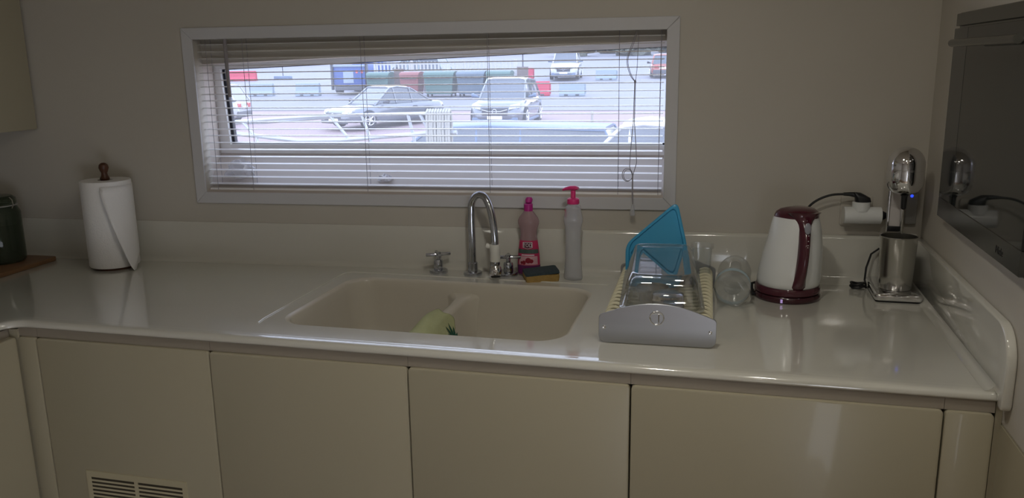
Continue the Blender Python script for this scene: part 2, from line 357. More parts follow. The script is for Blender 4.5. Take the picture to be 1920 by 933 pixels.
# ------------------------------------------------------------------ venetian blind
bl = thing('venetian_blind', 'white horizontal slat blind half open inside the window recess', 'blind', WLOC, WA)
BX0, BX1, BYc = WX0+.005, WX1-.005, 0.022
MB().box((BX0, BYc-.0125, HZ1-.027), (BX1, BYc+.0125, HZ1-.001)).build('headrail', 'slat', bl, bevel=0.002, smooth=0)
slat_me = None
NS = 21
for i in range(NS):
    z = 0.661 - i*0.0208
    if slat_me is None:
        prof = [(-.0125 + .025*k/6, .0016*(1-((k-3)/3)**2)) for k in range(7)]
        rs = []
        nx = 14
        for q in range(nx + 1):
            x = BX0 + (BX1-BX0)*q/nx
            rs.append([(x, BYc + p[0], p[1]) for p in prof] + [(x, BYc + p[0], p[1] - .0006) for p in reversed(prof)])
        o = MB().rings(rs).build('slat', 'slat', bl, smooth=50); slat_me = o.data
    else:
        o = bpy.data.objects.new('slat', slat_me); COL.objects.link(o); o.parent = bl
    o.location = (0, 0, z); o.rotation_euler = (rad(3.0 + random.uniform(-1.0, 1.0)), rad(random.uniform(-.04, .04)), 0)
zb = 0.2285
MB().box((BX0, BYc-.0125, zb-.006), (BX1, BYc+.0125, zb+.005)).build('bottom_rail', 'slat', bl, bevel=0.003)
for x in (-1.519, -1.402, -1.036, -0.664, -0.297, -0.186):
    t = MB()
    for dy in (-.0135, .0135): t.tube([(x + random.uniform(-.003, .003)*(dy > 0), BYc+dy, HZ1-.025), (x, BYc+dy, zb)], 0.0007, 6)
    t.build('ladder_cord', 'cord', bl)
w = MB().tube([(-1.452, BYc-.020, HZ1-.026), (-1.451, BYc-.022, .60), (-1.449, BYc-.0225, .508)], 0.0054, 10).build('tilt_wand', 'wand', bl)
px_ = -0.2535; fy = BYc - .017
def cordline(pts, r=.0009): return MB().tube(pts, r, 6)
c1 = [(px_+.004, fy, HZ1-.025), (px_-.008, fy-.001, .645), (px_-.021, fy-.002, .61), (px_-.022, fy-.002, .585), (px_-.012, fy-.001, .555), (px_, fy, .540)]
c2 = [(px_+.006, fy, HZ1-.025), (px_-.004, fy-.002, .645), (px_-.018, fy-.003, .61), (px_-.019, fy-.003, .585), (px_-.009, fy-.002, .555), (px_+.001, fy, .540)]
pc = MB().tube(smooth(c1), .0009, 6).tube(smooth(c2), .0009, 6)
pc.tube([(px_+.008, fy, HZ1-.025), (px_+.005, fy, .58), (px_+.001, fy, .540)], .0008, 6)
pc.tube([(px_-.001, fy-.002, .540), (px_-.003, fy-.003, .43), (px_-.008, fy-.004, .37), (px_-.011, fy-.010, .31), (px_-.003, fy-.02, .287), (px_-.002, fy-.034, .225), (px_, fy-.034, .205)], .0011, 6)
pc.tube([(px_+.001, fy-.002, .540), (px_, fy-.003, .43), (px_+.005, fy-.004, .37), (px_+.008, fy-.010, .32), (px_-.001, fy-.02, .287), (px_, fy-.034, .225), (px_+.001, fy-.034, .205)], .0011, 6)
for (dx, dz, rr, sx) in ((-.016, .288, .018, .80), (-.014, .287, .0155, .82)):
    pc.tube([(px_ + dx + rr*sx*cos(2*pi*k/24), fy-.020 - .003*sin(4*pi*k/24), dz + rr*sin(2*pi*k/24)) for k in range(24)], .0010, 6, closed=True)
pc.lathe([(.0001, -.005), (.0028, -.002), (.003, .002), (.0001, .006)], 10, (px_, fy-.001, .540))
pc.build('pull_cord', 'cord', bl)
MB().lathe([(.0015, .030), (.004, .026), (.006, .012), (.0078, 0), (.0066, -.0015), (.0001, -.0015)], 16, (px_, fy-.034, .178)).build('tassel', 'frosted', bl)

# crumpled plastic bag on the sill, and a lump for a flare ghost
def crumple(name, label, loc, sc, seed, m='plastic_film', cat='plastic bag'):
    rnd = random.Random(seed); bm = bmesh.new(); bmesh.ops.create_icosphere(bm, subdivisions=3, radius=1)
    from mathutils import noise
    for v in bm.verts:
        n = noise.noise(v.co*2.2 + Vector((seed, 0, 0)))*.45 + abs(noise.noise(v.co*5 + Vector((0, seed, 0))))*.3
        v.co = v.co*(0.85 + n); v.co.z = max(v.co.z, -0.55)
        v.co = Vector((v.co.x*sc[0], v.co.y*sc[1], (v.co.z + .55)*sc[2]))
    me = bpy.data.meshes.new(name); bm.to_mesh(me); bm.free(); me.materials.append(M[m])
    for q in me.polygons: q.use_smooth = True
    me.set_sharp_from_angle(angle=rad(25))
    o = bpy.data.objects.new(name, me); COL.objects.link(o); o.location = loc; o.rotation_euler = WROT
    return tag(o, label, cat)
def wl(x, y, z):                                  # wall coordinates to world
    return (x*cos(WA) - y*sin(WA), 0.7553 + x*sin(WA) + y*cos(WA), Z0 + z)
crumple('plastic_bag', 'crumpled clear plastic bag in the corner of the window sill behind the blind', wl(-1.475, .068, .256), (.048, .02, .038), 3)
crumple('flare_ghost_lump', 'small grey crumpled lump standing in for a lens ghost on the window sill', wl(-.995, .057, .252), (.024, .014, .014), 9, cat='flare stand-in')  # added lump that stands in for a soft flare ghost

# ------------------------------------------------------------------ worktop with moulded sink
wt = thing('worktop', 'glossy cream one-piece worktop with moulded double sink and raised edges', 'worktop', (0, 0, Z0))
SX0, SX1, SY0, SY1, SR = -1.034, -0.330, 0.112, 0.566, 0.075      # sink opening
AX0, AX1, AY0, AY1 = -1.14, -0.24, 0.036, 0.620
NX = -1.690                                        # nose line of the left run
LFY = -1.5
top = MB()
hole = rrect((SX0+SX1)/2, (SY0+SY1)/2, (SX1-SX0)/2, (SY1-SY0)/2, SR, 8)
cx, cy = (SX0+SX1)/2, (SY0+SY1)/2
outer = []
for (x, y) in hole:
    dx, dy = x-cx, y-cy
    k = min(((AX1-cx) if dx > 0 else (cx-AX0))/abs(dx) if abs(dx) > 1e-6 else 9, ((AY1-cy) if dy > 0 else (cy-AY0))/abs(dy) if abs(dy) > 1e-6 else 9)
    outer.append((cx+dx*k, cy+dy*k))
def edge_split(h, o): return [(x, y, 0) for x, y in h], [(x, y, 0) for x, y in o]
hh, oo = edge_split(hole, outer)
top.rings([oo, hh], True, False)
for (qx, qy) in ((AX0, AY0), (AX1, AY0), (AX1, AY1), (AX0, AY1)):       # corner fillers
    ne = sorted(range(len(outer)), key=lambda i: hypot(outer[i][0]-qx, outer[i][1]-qy))
    i = [j for j in range(len(outer)) if abs(outer[j][0]-qx) < 1e-6]; k = [j for j in range(len(outer)) if abs(outer[j][1]-qy) < 1e-6]
    a = min(i, key=lambda j: abs(outer[j][1]-qy)); c = min(k, key=lambda j: abs(outer[j][0]-qx))
    if a != c: top.add([(qx, qy, 0), (*outer[a], 0), (*outer[c], 0)], [(0, 1, 2)])
FR = 0.09; RF = NX - 0.036                         # fillet of reference path
ref = [(RF, LFY)] + arc((RF+FR, AY0-FR), FR, 180, 90, 10) + [(AX0, AY0), (AX1, AY0), (0.487, AY0)]
wb_ = lambda x: wy(x) - .0006
nL = [(AX0, AY0, 0)] + [(x, y, 0) for x, y in reversed(ref[:12])] + [(LX+.001, LFY, 0), (LX+.001, wb_(LX), 0), (AX0, wb_(AX0), 0), (AX0, AY1, 0)]
top.add(nL, [tuple(range(len(nL)))])
top.add([(AX0, AY1, 0), (AX1, AY1, 0), (AX1, wb_(AX1), 0), (AX0, wb_(AX0), 0)], [(0, 1, 2, 3)])
top.add([(AX1, AY0, 0), (0.503, AY0, 0), (0.503, wb_(.503), 0), (AX1, wb_(AX1), 0), (AX1, AY1, 0)], [(0, 1, 2, 3, 4)])
for v in range(len(top.v)): pass
top.build('top_surface', 'worktop', wt, smooth=0)
# rounded nose swept along the front
prof = [(0, 0)] + [(0.022 + .012*sin(rad(a)), -.012 + .012*cos(rad(a))) for a in (12, 25, 40, 55, 70, 90)] + [(0.034, -.014), (0.032, -.0165), (0.0, -.0165), (-.02, -.0165)]
prof = [(0, 0), (.010, -.0003)] + prof[1:]
path = ref[:12] + [(AX0, AY0), (-.7, AY0), (AX1, AY0), (0.502, AY0)]
rs = []
for i, p in enumerate(path):
    a = path[max(i-1, 0)]; c = path[min(i+1, len(path)-1)]; t = Vector((c[0]-a[0], c[1]-a[1])).normalized(); nrm = Vector((t.y, -t.x))
    if i == 0: nrm = Vector((1, 0))
    rs.append([(p[0]+nrm.x*d, p[1]+nrm.y*d, z) for d, z in prof])
MB().rings(rs, False, False).build('front_edge', 'worktop', wt, smooth=60)
# sink
rings = []
def sring(off, z, r): return [(x, y, z) for x, y in rrect(cx, cy, (SX1-SX0)/2 - off, (SY1-SY0)/2 - off, r, 8)]
for off, z, r in ((0, 0, SR), (.003, -.0006, SR), (.007, -.003, SR), (.010, -.008, SR-.004), (.013, -.03, SR-.006), (.024, -.13, SR-.012), (.030, -.155, SR-.014), (.042, -.170, SR-.018), (.06, -.176, SR-.03), (.10, -.178, SR-.045)):
    rings.append(sring(off, z, r))
sk = MB().rings(rings, True, False); n = len(rings[0]); sk.add(rings[-1], [tuple(range(n))])
sk.build('sink_basin', 'sink', wt, smooth=60)
dv = MB(); rs = []
for (y, w, zt) in ((SY0+.008, .035, -.034), (SY0+.03, .020, -.037), (.25, .016, -.037), (.46, .016, -.037), (SY1-.045, .019, -.035), (SY1-.02, .036, -.031), (SY1-.010, .055, -.029)):
    xc = -.700
    rs.append([(xc-w-.012, y, -.177), (xc-w, y, zt-.012), (xc-w*.85, y, zt-.004), (xc-w*.5, y, zt), (xc+w*.5, y, zt), (xc+w*.85, y, zt-.004), (xc+w, y, zt-.012), (xc+w+.012, y, -.177)])
dv.rings(rs, True, True).build('sink_divider', 'sink', wt, smooth=60)
rl = [(-1.070, .105, .0004)] + [(-1.0755, .14, .0004), (-1.0785, .57, .0004)] + [(x, y, .0004) for x, y in arc((-1.0485, .575), .03, 180, 90, 6)] + [(-.9, .606, .0004), (-.30, .606, .0004)]
MB().tube(rl, .0022, 8).build('drainer_ridge', 'worktop', wt, smooth=60)
# upstands (wall coordinates, inside worktop frame)
def wpt(x, y, z): return (x*cos(WA) - y*sin(WA), 0.7553 + x*sin(WA) + y*cos(WA), z)
pr = [(-.0005, -.001), (-.012, -.001), (-.012, .0005), (-.008, .003), (-.006, .008), (-.005, .016), (-.005, .125), (-.003, .128), (-.0005, .128)]
MB().rings([[wpt(x, y, z) for y, z in pr] for x in (-2.455, -.395)]).build('upstand', 'worktop', wt, smooth=50)
cv = [(-.018 - .026*(1-sin(rad(a))), .0005 + .026*(1-cos(rad(a)))) for a in range(0, 91, 15)]
pr = [(-.0005, -.001), (-.045, -.001)] + cv + [(-.018, .119), (-.0165, .1245), (-.013, .1275), (-.009, .1285), (-.0005, .1285)]
MB().rings([[wpt(x, y, z) for y, z in pr] for x in (-.3945, .5035)]).build('upstand', 'worktop', wt, smooth=50)
# side upstand along the oven wall with rounded front end
so = [(0.775, -.001), (-.004, -.001), (-.010, -.019), (-.026, -.022), (-.034, -.019), (-.0365, -.010), (-.0375, .06)] + arc((.0325, .060), .070, 180, 90, 9)[1:] + [(.40, .130), (.775, .130)]
ob = MB().prism(so, .4865, .5045, 'x').build('side_upstand', 'worktop', wt, smooth=40, bevel=.006, bseg=3)
cvs = [(.487 - .018*(1-sin(rad(a))), .0004 + .018*(1-cos(rad(a)))) for a in range(0, 91, 15)]
MB().rings([[(x, y, z) for x, z in cvs] + [(.49, y, -.001)] for y in (.010, .76)]).build('corner_cove', 'worktop', wt, smooth=60)

# ------------------------------------------------------------------ base cabinets
DT, DB = -.041, -.80
def door_outline(x0, x1, z0, z1, r=.008): return rrect((x0+x1)/2, (z0+z1)/2, (x1-x0)/2, (z1-z0)/2, r, 3)
def cabinet(x0, x1, label, door=True, vent=False):
    t = thing('base_cabinet', label, 'cabinet', ((x0+x1)/2, 0.02, 0))
    w = (x1-x0)/2
    k = MB().box((-w+.001, .004, 0.0), (w-.001, .04, Z0-.0406)); k.box((-w+.0004, -.0125, Z0-.0405), (w-.0004, .04, Z0-.0170))
    k.build('carcass', 'fascia' if not vent else 'fascia', t, smooth=0)
    g = .0016
    do = MB().prism(door_outline(-w+g, w-g, Z0+DB, Z0+DT), -.020, .0005, 'y').build('door', 'cabinet', t, smooth=40, bevel=.0025, bseg=2)
    MB().box((-w+.0002, .0008, Z0+DB), (w-.0002, .0035, Z0+DT)).build('gap_shade_plate', 'cabinet_shade', t, smooth=0)  # dark plate behind the door, shade of the seams put in as colour
    if vent:
        cxv = -1.3775 - (x0+x1)/2; vw = .143; zt = Z0-.379; zb = zt-.19
        fr = MB().box((cxv-vw, -.0235, zt-.016), (cxv+vw, -.0195, zt)).box((cxv-vw, -.0235, zb), (cxv+vw, -.0195, zb+.016))
        fr.box((cxv-vw, -.0235, zb+.016), (cxv-vw+.012, -.0195, zt-.016)).box((cxv+vw-.012, -.0235, zb+.016), (cxv+vw, -.0195, zt-.016)).box((cxv-.005, -.0235, zb+.016), (cxv+.005, -.0195, zt-.016))
        fr.build('vent_grille', 'vent', do, smooth=0)
        MB().box((cxv-vw+.004, -.0212, zb+.004), (cxv+vw-.004, -.0200, zt-.004)).build('vent_shade_sheet', 'cabinet_shade', do, smooth=0)  # dark sheet on the door face, painted shade behind the louvres
        z = zt-.016-.0085; me = None
        while z > zb + .018:
            for s in (-1, 1):
                a, c = (cxv-vw+.010, cxv-.004) if s < 0 else (cxv+.004, cxv+vw-.010)
                MB().rings([[(x, -.0234, z-.0028), (x, -.0226, z-.0032), (x, -.0213, z+.0010), (x, -.0221, z+.0014)] for x in (a, c)]).build('louvre', 'vent', do, smooth=0)
            z -= .0105
    return t
cabinet(-1.619, -1.139, 'cream cabinet door with a louvred vent grille set in it', vent=True)
cabinet(-1.139, -.652, 'plain cream cabinet door under the left sink basin next to the vented door')
cabinet(-.652, -.172, 'plain cream cabinet door under the right sink basin')
cabinet(-.172, .406, 'wide plain cream cabinet door below the dish rack and kettle')
fp = cabinet(.406, .491, 'narrow cream filler panel between the wide cabinet door and the oven wall')
MB().box((.0445, -.010, 0), (.0558, .02, Z0-.0225)).build('scribe_strip', 'cabinet', fp, smooth=0)
lp = cabinet(-1.6735, -1.619, 'narrow cream corner filler panel beside the vented cabinet door')
MB().box((-.075, -.018, 0), (-.0265, .02, Z0-.0225)).build('corner_post', 'cabinet', lp, smooth=0)
# left run, fronts face +x
for (ya, yb, lab) in ((-.62, .0004, 'cream cabinet door of the side run at the inside corner'), (-1.30, -.622, 'cream cabinet door of the side run further from the window wall')):
    t = thing('base_cabinet', lab, 'cabinet', (-1.695, (ya+yb)/2, 0)); h = (yb-ya)/2
    MB().box((-.04, -h, 0), (-.002, h, Z0-.0225)).build('carcass', 'fascia', t, smooth=0)
    MB().prism(door_outline(-h+.0016, h-.0016, Z0+DB, Z0+DT), -.001, .022, 'x').build('door', 'cabinet', t, smooth=40, bevel=.004, bseg=3)
# upper cabinet of the left run
t = thing('wall_cabinet', 'plain cream wall cabinet hanging above the glass jar', 'cabinet', (-2.28, .30, Z0+.414))
MB().box((-.178, -.8, .002), (.158, .298, .80)).build('body', 'fascia', t, smooth=0)
MB().box((.159, -.25, 0), (.178, .300, .80)).build('door', 'cabinet', t, bevel=.004, bseg=2)
MB().box((.159, -.80, 0), (.178, -.253, .80)).build('door', 'cabinet', t, bevel=.004, bseg=2)
# lower panel of the oven tower
t = thing('oven_tower_panel', 'cream lower panel of the oven tower below the dark seam', 'cabinet', (RX, -.7, 0))
MB().box((.0, -.9, 0.0), (.09, 1.465, Z0-.0615)).build('body', 'cabinet', t, smooth=0)
MB().box((-.0015, -.9, 0.03), (-.0002, .722, Z0-.0635)).build('front_panel', 'cabinet', t, bevel=.0008, bseg=1)

# ------------------------------------------------------------------ built-in oven in the right wall
ov = thing('built_in_oven', 'built-in oven with dark glass door and steel frame', 'oven', (RX, .244, Z0+.228))
# local: y from +.299 (far) to -.299 (near), z 0..464, front face at x<0
MB().box((-.012, -.299, 0), (-.0005, .299, .462)).build('housing', 'oven_steel', ov, smooth=0)
MB().box((-.022, -.297, .002), (-.0125, .297, .047)).build('lower_strip', 'oven_steel', ov, bevel=.001, bseg=1)
MB().box((-.022, -.297, .0475), (-.0125, .182, .428)).build('glass_door', 'oven_glass', ov, bevel=.0008, bseg=1)
MB().box((-.022, .1835, .0475), (-.0125, .297, .428)).build('side_strip', 'oven_panel', ov, bevel=.0008, bseg=1)
MB().box((-.020, -.297, .433), (-.0125, .297, .460)).build('top_strip', 'oven_steel', ov, bevel=.001, bseg=1)
hd = MB().tube([(-.055, -.27, .395), (-.055, .165, .395)], .008, 12).build('door_handle', 'oven_steel', ov)
for y in (-.24, .14): MB().tube([(-.0225, y, .395), (-.055, y, .395)], .006, 10).build('handle_post', 'oven_steel', hd)
text_mesh('Miele', .020, 'lettering', 'lettering', ov, (-.0224, -.183, .022), (pi/2, 0, -pi/2), .0002)

# ------------------------------------------------------------------ paper towel roll
PR = .072
pt = thing('paper_towel_holder', 'dark wooden paper towel holder with a turned knob', 'towel holder', (-1.82, .535, Z0))
MB().lathe([(.0001, 0), (.060, 0), (.062, .003), (.060, .007), (.0001, .007)], 40).build('base', 'dark_wood', pt)
MB().lathe([(.008, .007), (.008, .262), (.013, .268), (.014, .274), (.0095, .283), (.0085, .290), (.012, .298), (.0145, .306), (.0125, .315), (.007, .320), (.0001, .321)], 24).build('knob_post', 'dark_wood', pt)
rl = thing('paper_towel_roll', 'white paper towel roll with a loose hanging sheet', 'paper towel', (-1.82, .535, Z0))
rr = MB().lathe([(.021, .009), (PR-.002, .008), (PR, .011), (PR, .266), (PR-.002, .269), (.021, .269), (.021, .009)], 56).build('roll', 'paper', rl)
sh = MB(); rs = []
for i in range(15):
    z = .256*(1 - i/14)
    ring = []
    endp = -62 + 40*(i/14)**1.2
    for j in range(17):
        s = j/16; ph = rad(42 + (endp-42)*s)
        lift = .0015 + .028*s**3*(0.35 + 0.9*(i/14)) + .003*sin(i*.9)*s*s
        zz = z + (.0 if i < 10 else (i-10)/4*(.045*(1-s)))  + .004*sin(s*5)*(i/14)
        ring.append(((PR+lift)*cos(ph), (PR+lift)*sin(ph), max(.002, zz)))
    rs.append(ring)
sh.rings(rs, False, False); o = sh.build('loose_sheet', 'paper', rl, smooth=80)
md = o.modifiers.new('thickness', 'SOLIDIFY'); md.thickness = .0006

# ------------------------------------------------------------------ jar on a board at the left
bd = MB().prism(rrect(0, 0, .16, .135, .012, 4), 0, .014, 'z').build('cutting_board', 'board_wood', None, smooth=40, bevel=.003, loc=(-2.222, .432, Z0), rot=(0, 0, rad(2)))
tag(bd, 'thin wooden cutting board under the glass jar', 'cutting board')
jr = thing('storage_jar', 'dark green glass storage jar with clip lid on the cutting board', 'jar', (-2.178, .475, Z0+.0142))
MB().lathe([(.0001, 0), (.058, 0), (.064, .006), (.065, .02), (.065, .155), (.058, .170), (.053, .176), (.053, .180), (.050, .180), (.050, .174), (.055, .166), (.061, .152), (.061, .02), (.058, .006), (.0001, .005)], 40).build('body', 'dark_glass', jr)
MB().lathe([(.0001, .006), (.058, .007), (.060, .02), (.060, .12), (.0001, .125)], 32).build('contents', 'jar_content', jr)
MB().lathe([(.050, .1805), (.056, .181), (.058, .186), (.056, .198), (.046, .206), (.0001, .208)], 40).build('lid', 'dark_glass', jr)
MB().tube([(.0575*cos(2*pi*k/30), .0575*sin(2*pi*k/30), .1775) for k in range(30)], .0022, 8, closed=True).build('seal', 'grey_plastic', jr)
MB().tube([(.060, .0, .17), (.066, .0, .18), (.064, 0, .195), (.055, 0, .203)], .002, 8).build('clip', 'steel', jr)

# ------------------------------------------------------------------ taps
def cross_handle(x, y, rz, label):
    t = thing('tap_valve', label, 'tap', (x, y, Z0), rz, 'tap valves')
    MB().lathe([(.0001, 0), (.0265, 0), (.027, .003), (.0265, .009), (.024, .0105), (.0001, .0105)], 36).build('flange', 'tap_chrome', t)
    MB().lathe([(.0135, .0105), (.014, .014), (.0138, .035), (.012, .040), (.0065, .041), (.0065, .050), (.008, .053), (.008, .062), (.0001, .063)], 30).build('stem', 'tap_chrome', t)
    for a in (0, 90):
        d = Vector((cos(rad(a)), sin(rad(a)), 0))
        MB().tube([tuple(d*-.036 + Vector((0, 0, .055))), tuple(d*-.034 + Vector((0, 0, .055))), tuple(d*.034 + Vector((0, 0, .055))), tuple(d*.036 + Vector((0, 0, .055)))], [.0040, .0050, .0050, .0040], 14).build('cross_bar', 'tap_chrome', t)
    return t
cross_handle(-.806, .652, rad(28), 'chrome tap valve with cross handle standing clear of the bottles')
cross_handle(-.596, .655, rad(14), 'chrome tap valve with cross handle half hidden behind the spout end')
sp = thing('tap_spout', 'tall chrome gooseneck tap spout behind the sink', 'tap', (-.700, .648, Z0))
MB().lathe([(.0001, 0), (.0265, 0), (.027, .003), (.0265, .009), (.024, .0105), (.0145, .011), (.0145, .036), (.0125, .038), (.0001, .038)], 36).build('flange', 'tap_chrome', sp)
dn = Vector((.083, -.040)); dn_l = dn.length; dd = dn.normalized()
pts = [(0, .03), (0, .10), (-.001, .16), (0, .185)] + [(.036 - .036*cos(rad(a)), .196 + .040*sin(rad(a))) for a in range(10, 100, 12)] + [(.052, .231), (.066, .212), (.076, .185), (.083, .150), (.0865, .118), (.0868, .100)]
MB().tube(smooth([(dd.x*s, dd.y*s, z) for s, z in pts], 3), .0102, 20).build('gooseneck', 'tap_chrome', sp)
ex, ey = dd.x*.0868, dd.y*.0868
ad = MB().lathe([(.0001, .052), (.014, .052), (.0145, .056), (.0145, .078), (.0150, .080), (.0150, .096), (.0135, .1005), (.0108, .101)], 24, (ex, ey, 0)).build('hose_adapter', 'ivory_plastic', sp)
MB().tube([(ex-.014, ey, .093), (ex-.021, ey-.001, .096), (ex-.025, ey-.001, .097)], [.005, .0075, .0075], 12).build('clamp_screw', 'ivory_plastic', ad)
hd = MB().lathe([(.013, .0505), (.0135, .046), (.012, .040), (.0115, .034)], 20, (ex, ey, 0), True).build('spray_neck', 'tap_chrome', sp)
ax = Vector((.10, -.35, -.93)).normalized(); c0 = Vector((ex, ey, .040))
MB().tube([tuple(c0 + ax*s) for s in (0, .004, .010, .026, .030)], [.011, .0160, .0172, .0172, .0150], 24).build('spray_head', 'chrome', sp)
MB().tube([tuple(c0 + ax*s) for s in (.0302, .034)], [.0140, .012], 20).build('spray_ring', 'black_rubber', sp)

# ------------------------------------------------------------------ bottles and sponge by the sink
def oval(prof, c=(0, 0), n=28, sy=0.62, fn=None):
    return [[(r*cos(2*pi*j/n), r*sy_*sin(2*pi*j/n), z) for j in range(n)] for r, z, sy_ in prof]
sb = thing('soap_bottle', 'pink dish soap bottle with magenta flip cap and fruit label', 'bottle', (-.541, .680, Z0), rad(4))
pf = [(.026, 0, .62), (.0315, .003, .62), (.0325, .010, .62), (.0325, .030, .62), (.031, .060, .62), (.0275, .090, .65), (.0235, .118, .72), (.0240, .130, .72), (.0300, .150, .66), (.0305, .158, .66), (.0265, .168, .72), (.0170, .180, .9), (.0125, .186, 1), (.0120, .190, 1)]
MB().rings(oval(pf)).build('body', 'soap_liquid', sb, smooth=60)
cp = MB().rings(oval([(.0125, .1865, 1), (.0128, .190, 1), (.0125, .206, 1), (.0105, .2075, 1)])).build('cap', 'pink_cap', sb, smooth=40)
MB().tube([(0, .006, .2078), (0, .007, .213), (.001, .008, .2185), (.001, .0085, .224)], [.009, .0105, .0105, .007], 18).build('flip_lid', 'pink_cap', cp)
def oval_patch(prof, a0, a1, off, m, name, par, n=14):
    rs = [[((r+off)*cos(rad(a0+(a1-a0)*j/n)), (r+off)*s*sin(rad(a0+(a1-a0)*j/n)) - (off if 0 else 0), z) for j in range(n+1)] for r, z, s in prof]
    return MB().rings(rs, False, False).build(name, m, par, smooth=80)
def rad_at(z):
    for k in range(len(pf)-1):
        if pf[k][1] <= z <= pf[k+1][1]:
            t = (z-pf[k][1])/(pf[k+1][1]-pf[k][1]); return pf[k][0]+(pf[k+1][0]-pf[k][0])*t, pf[k][2]+(pf[k+1][2]-pf[k][2])*t
    return pf[-1][0], 1
def zs(a, c, n=6): return [(rad_at(a+(c-a)*k/n)[0], a+(c-a)*k/n, rad_at(a+(c-a)*k/n)[1]) for k in range(n+1)]
lb = oval_patch(zs(.032, .103), 190, 350, .0006, 'label_pink', 'label', sb)
oval_patch(zs(.034, .058), 218, 325, .0010, 'label_pale', 'label_field', lb)
oval_patch(zs(.066, .078, 3), 205, 338, .0012, 'label_green', 'label_leaves', lb)
oval_patch(zs(.060, .063, 2), 235, 305, .0012, 'label_white', 'label_line', lb)
oval_patch(zs(.002, .031), 180, 360, .0006, 'soap_base', 'base_band', sb)
for (a, z, r) in ((272, .046, .0085), (288, .044, .006), (250, .040, .006), (236, .039, .0045)):
    R_, s_ = rad_at(z); MB().lathe([(.0001, .0006), (r*.7, .0005), (r, 0)], 14).build('label_fruit', 'label_fruit', lb, loc=((R_+.001)*cos(rad(a)), (R_+.0012)*s_*sin(rad(a))-.0004, z), rot=(pi/2, 0, rad(a+90)))
R_, s_ = rad_at(.090)
bdg = [(-.0135, .0095), (.0135, .0095), (.0135, -.006), (0, -.0095), (-.0135, -.006)]
for k, (sc_, m_, nm_) in enumerate(((1.0, 'label_white', 'badge_border'), (.87, 'label_badge', 'badge_field'))):
    MB().rings([[(a*sc_, -.0205-.0004*k-.0016*(1-(a/.02)**2), c*sc_+.090) for a, c in bdg], [(a*sc_, -.0195, c*sc_+.090) for a, c in bdg]]).build(nm_, m_, lb, smooth=0)
text_mesh('TOD', .0125, 'lettering', 'label_white', lb, (0, -.0228, .0905), (pi/2, 0, 0), .0003, (.95, 1.15, 1))
pb = thing('pump_bottle', 'clear soap dispenser bottle with pink pump head', 'bottle', (-.408, .655, Z0), rad(-6))
pp = [(.022, 0, .8), (.0265, .002, .8), (.0270, .008, .8), (.0225, .06, .85), (.0215, .12, .85), (.0235, .150, .85), (.0272, .165, .85), (.0270, .176, .85), (.0215, .200, .9), (.0200, .208, .95), (.0145, .2105, 1), (.0140, .214, 1)]
MB().rings(oval(pp)).build('body', 'frosted', pb, smooth=60)
cp = MB().rings(oval([(.0165, .2145, 1), (.0172, .216, 1), (.0165, .228, 1), (.012, .2305, 1)])).build('pump_collar', 'pink_pump', pb, smooth=40)
MB().tube([(0, 0, .231), (0, 0, .252)], .0068, 16).build('pump_stem', 'pink_pump', pb)
ph = MB(); rs = []
for (x, w, h, dz) in ((-.030, .0045, .003, -.004), (-.022, .0075, .0045, -.001), (-.008, .0105, .006, .002), (.006, .0115, .006, .0025), (.014, .009, .004, .001)):
    rs.append([(x, w*cos(2*pi*j/14), .256 + dz + h*sin(2*pi*j/14)) for j in range(14)])
ph.rings(rs).build('pump_head', 'pink_pump', pb, smooth=60)
MB().box((-.0235, -.003, .198), (-.021, .010, .176)).build('back_label', 'label_pink', pb, smooth=0)
sg = thing('sponge', 'worn yellow sponge with a dark green scouring side lying by the bottles', 'sponge', (-.497, .638, Z0), rad(22))
MB().rings([[(x, y, 0) for x, y in rrect(0, 0, .046, .034, .006, 3)], [(x*1.02, y*1.02, .012) for x, y in rrect(0, 0, .047, .035, .006, 3)], [(x, y, .020) for x, y in rrect(0, 0, .047, .035, .006, 3)]]).build('foam', 'sponge_yellow', sg, smooth=50)
MB().rings([[(x, y, .0201 + .003*sin(x*40)) for x, y in rrect(0, 0, .048, .036, .006, 3)], [(x, y, .027 + .003*sin(x*40)) for x, y in rrect(0, 0, .047, .035, .006, 3)]]).build('scouring_pad', 'scourer', sg, smooth=50)

# ------------------------------------------------------------------ cloth over the sink divider
cl = thing('dish_cloth', 'pale green cloth with dark leaf print draped over the sink divider', 'cloth', (-.700, .205, Z0-.037))
def drape(s, v):                                   # s across the divider, v along it
    w = .024 + .003*sin(v*23)
    L = abs(s)
    if L < .030:
        x = s*.87; z = .006 + .014*(1-(s/.030)**2) + .004*sin(v*31+s*60)
    else:
        sg_ = 1 if s > 0 else -1
        x = sg_*(.026 + (L-.030)*(.50 if s > 0 else .22) + .004*sin(v*26 + sg_*2)); z = .006 - (L-.030)*(.86 if s > 0 else .96)
    return (x, v, z)
rs = []
for i in range(29):
    v = -.086 + .236*i/28
    lo = -.105 - .02*sin(i*.3); hi = .10 + .015*cos(i*.4)
    if i > 23: lo, hi = lo*(1-(i-23)*.07), hi*(1-(i-23)*.07)
    rs.append([drape(lo + (hi-lo)*j/34, v + .01*sin(j*.5)) for j in range(35)])
o = MB().rings(rs, False, False).build('fabric', 'cloth', cl, smooth=80); md = o.modifiers.new('thickness', 'SOLIDIFY'); md.thickness = .0025; md.offset = 1
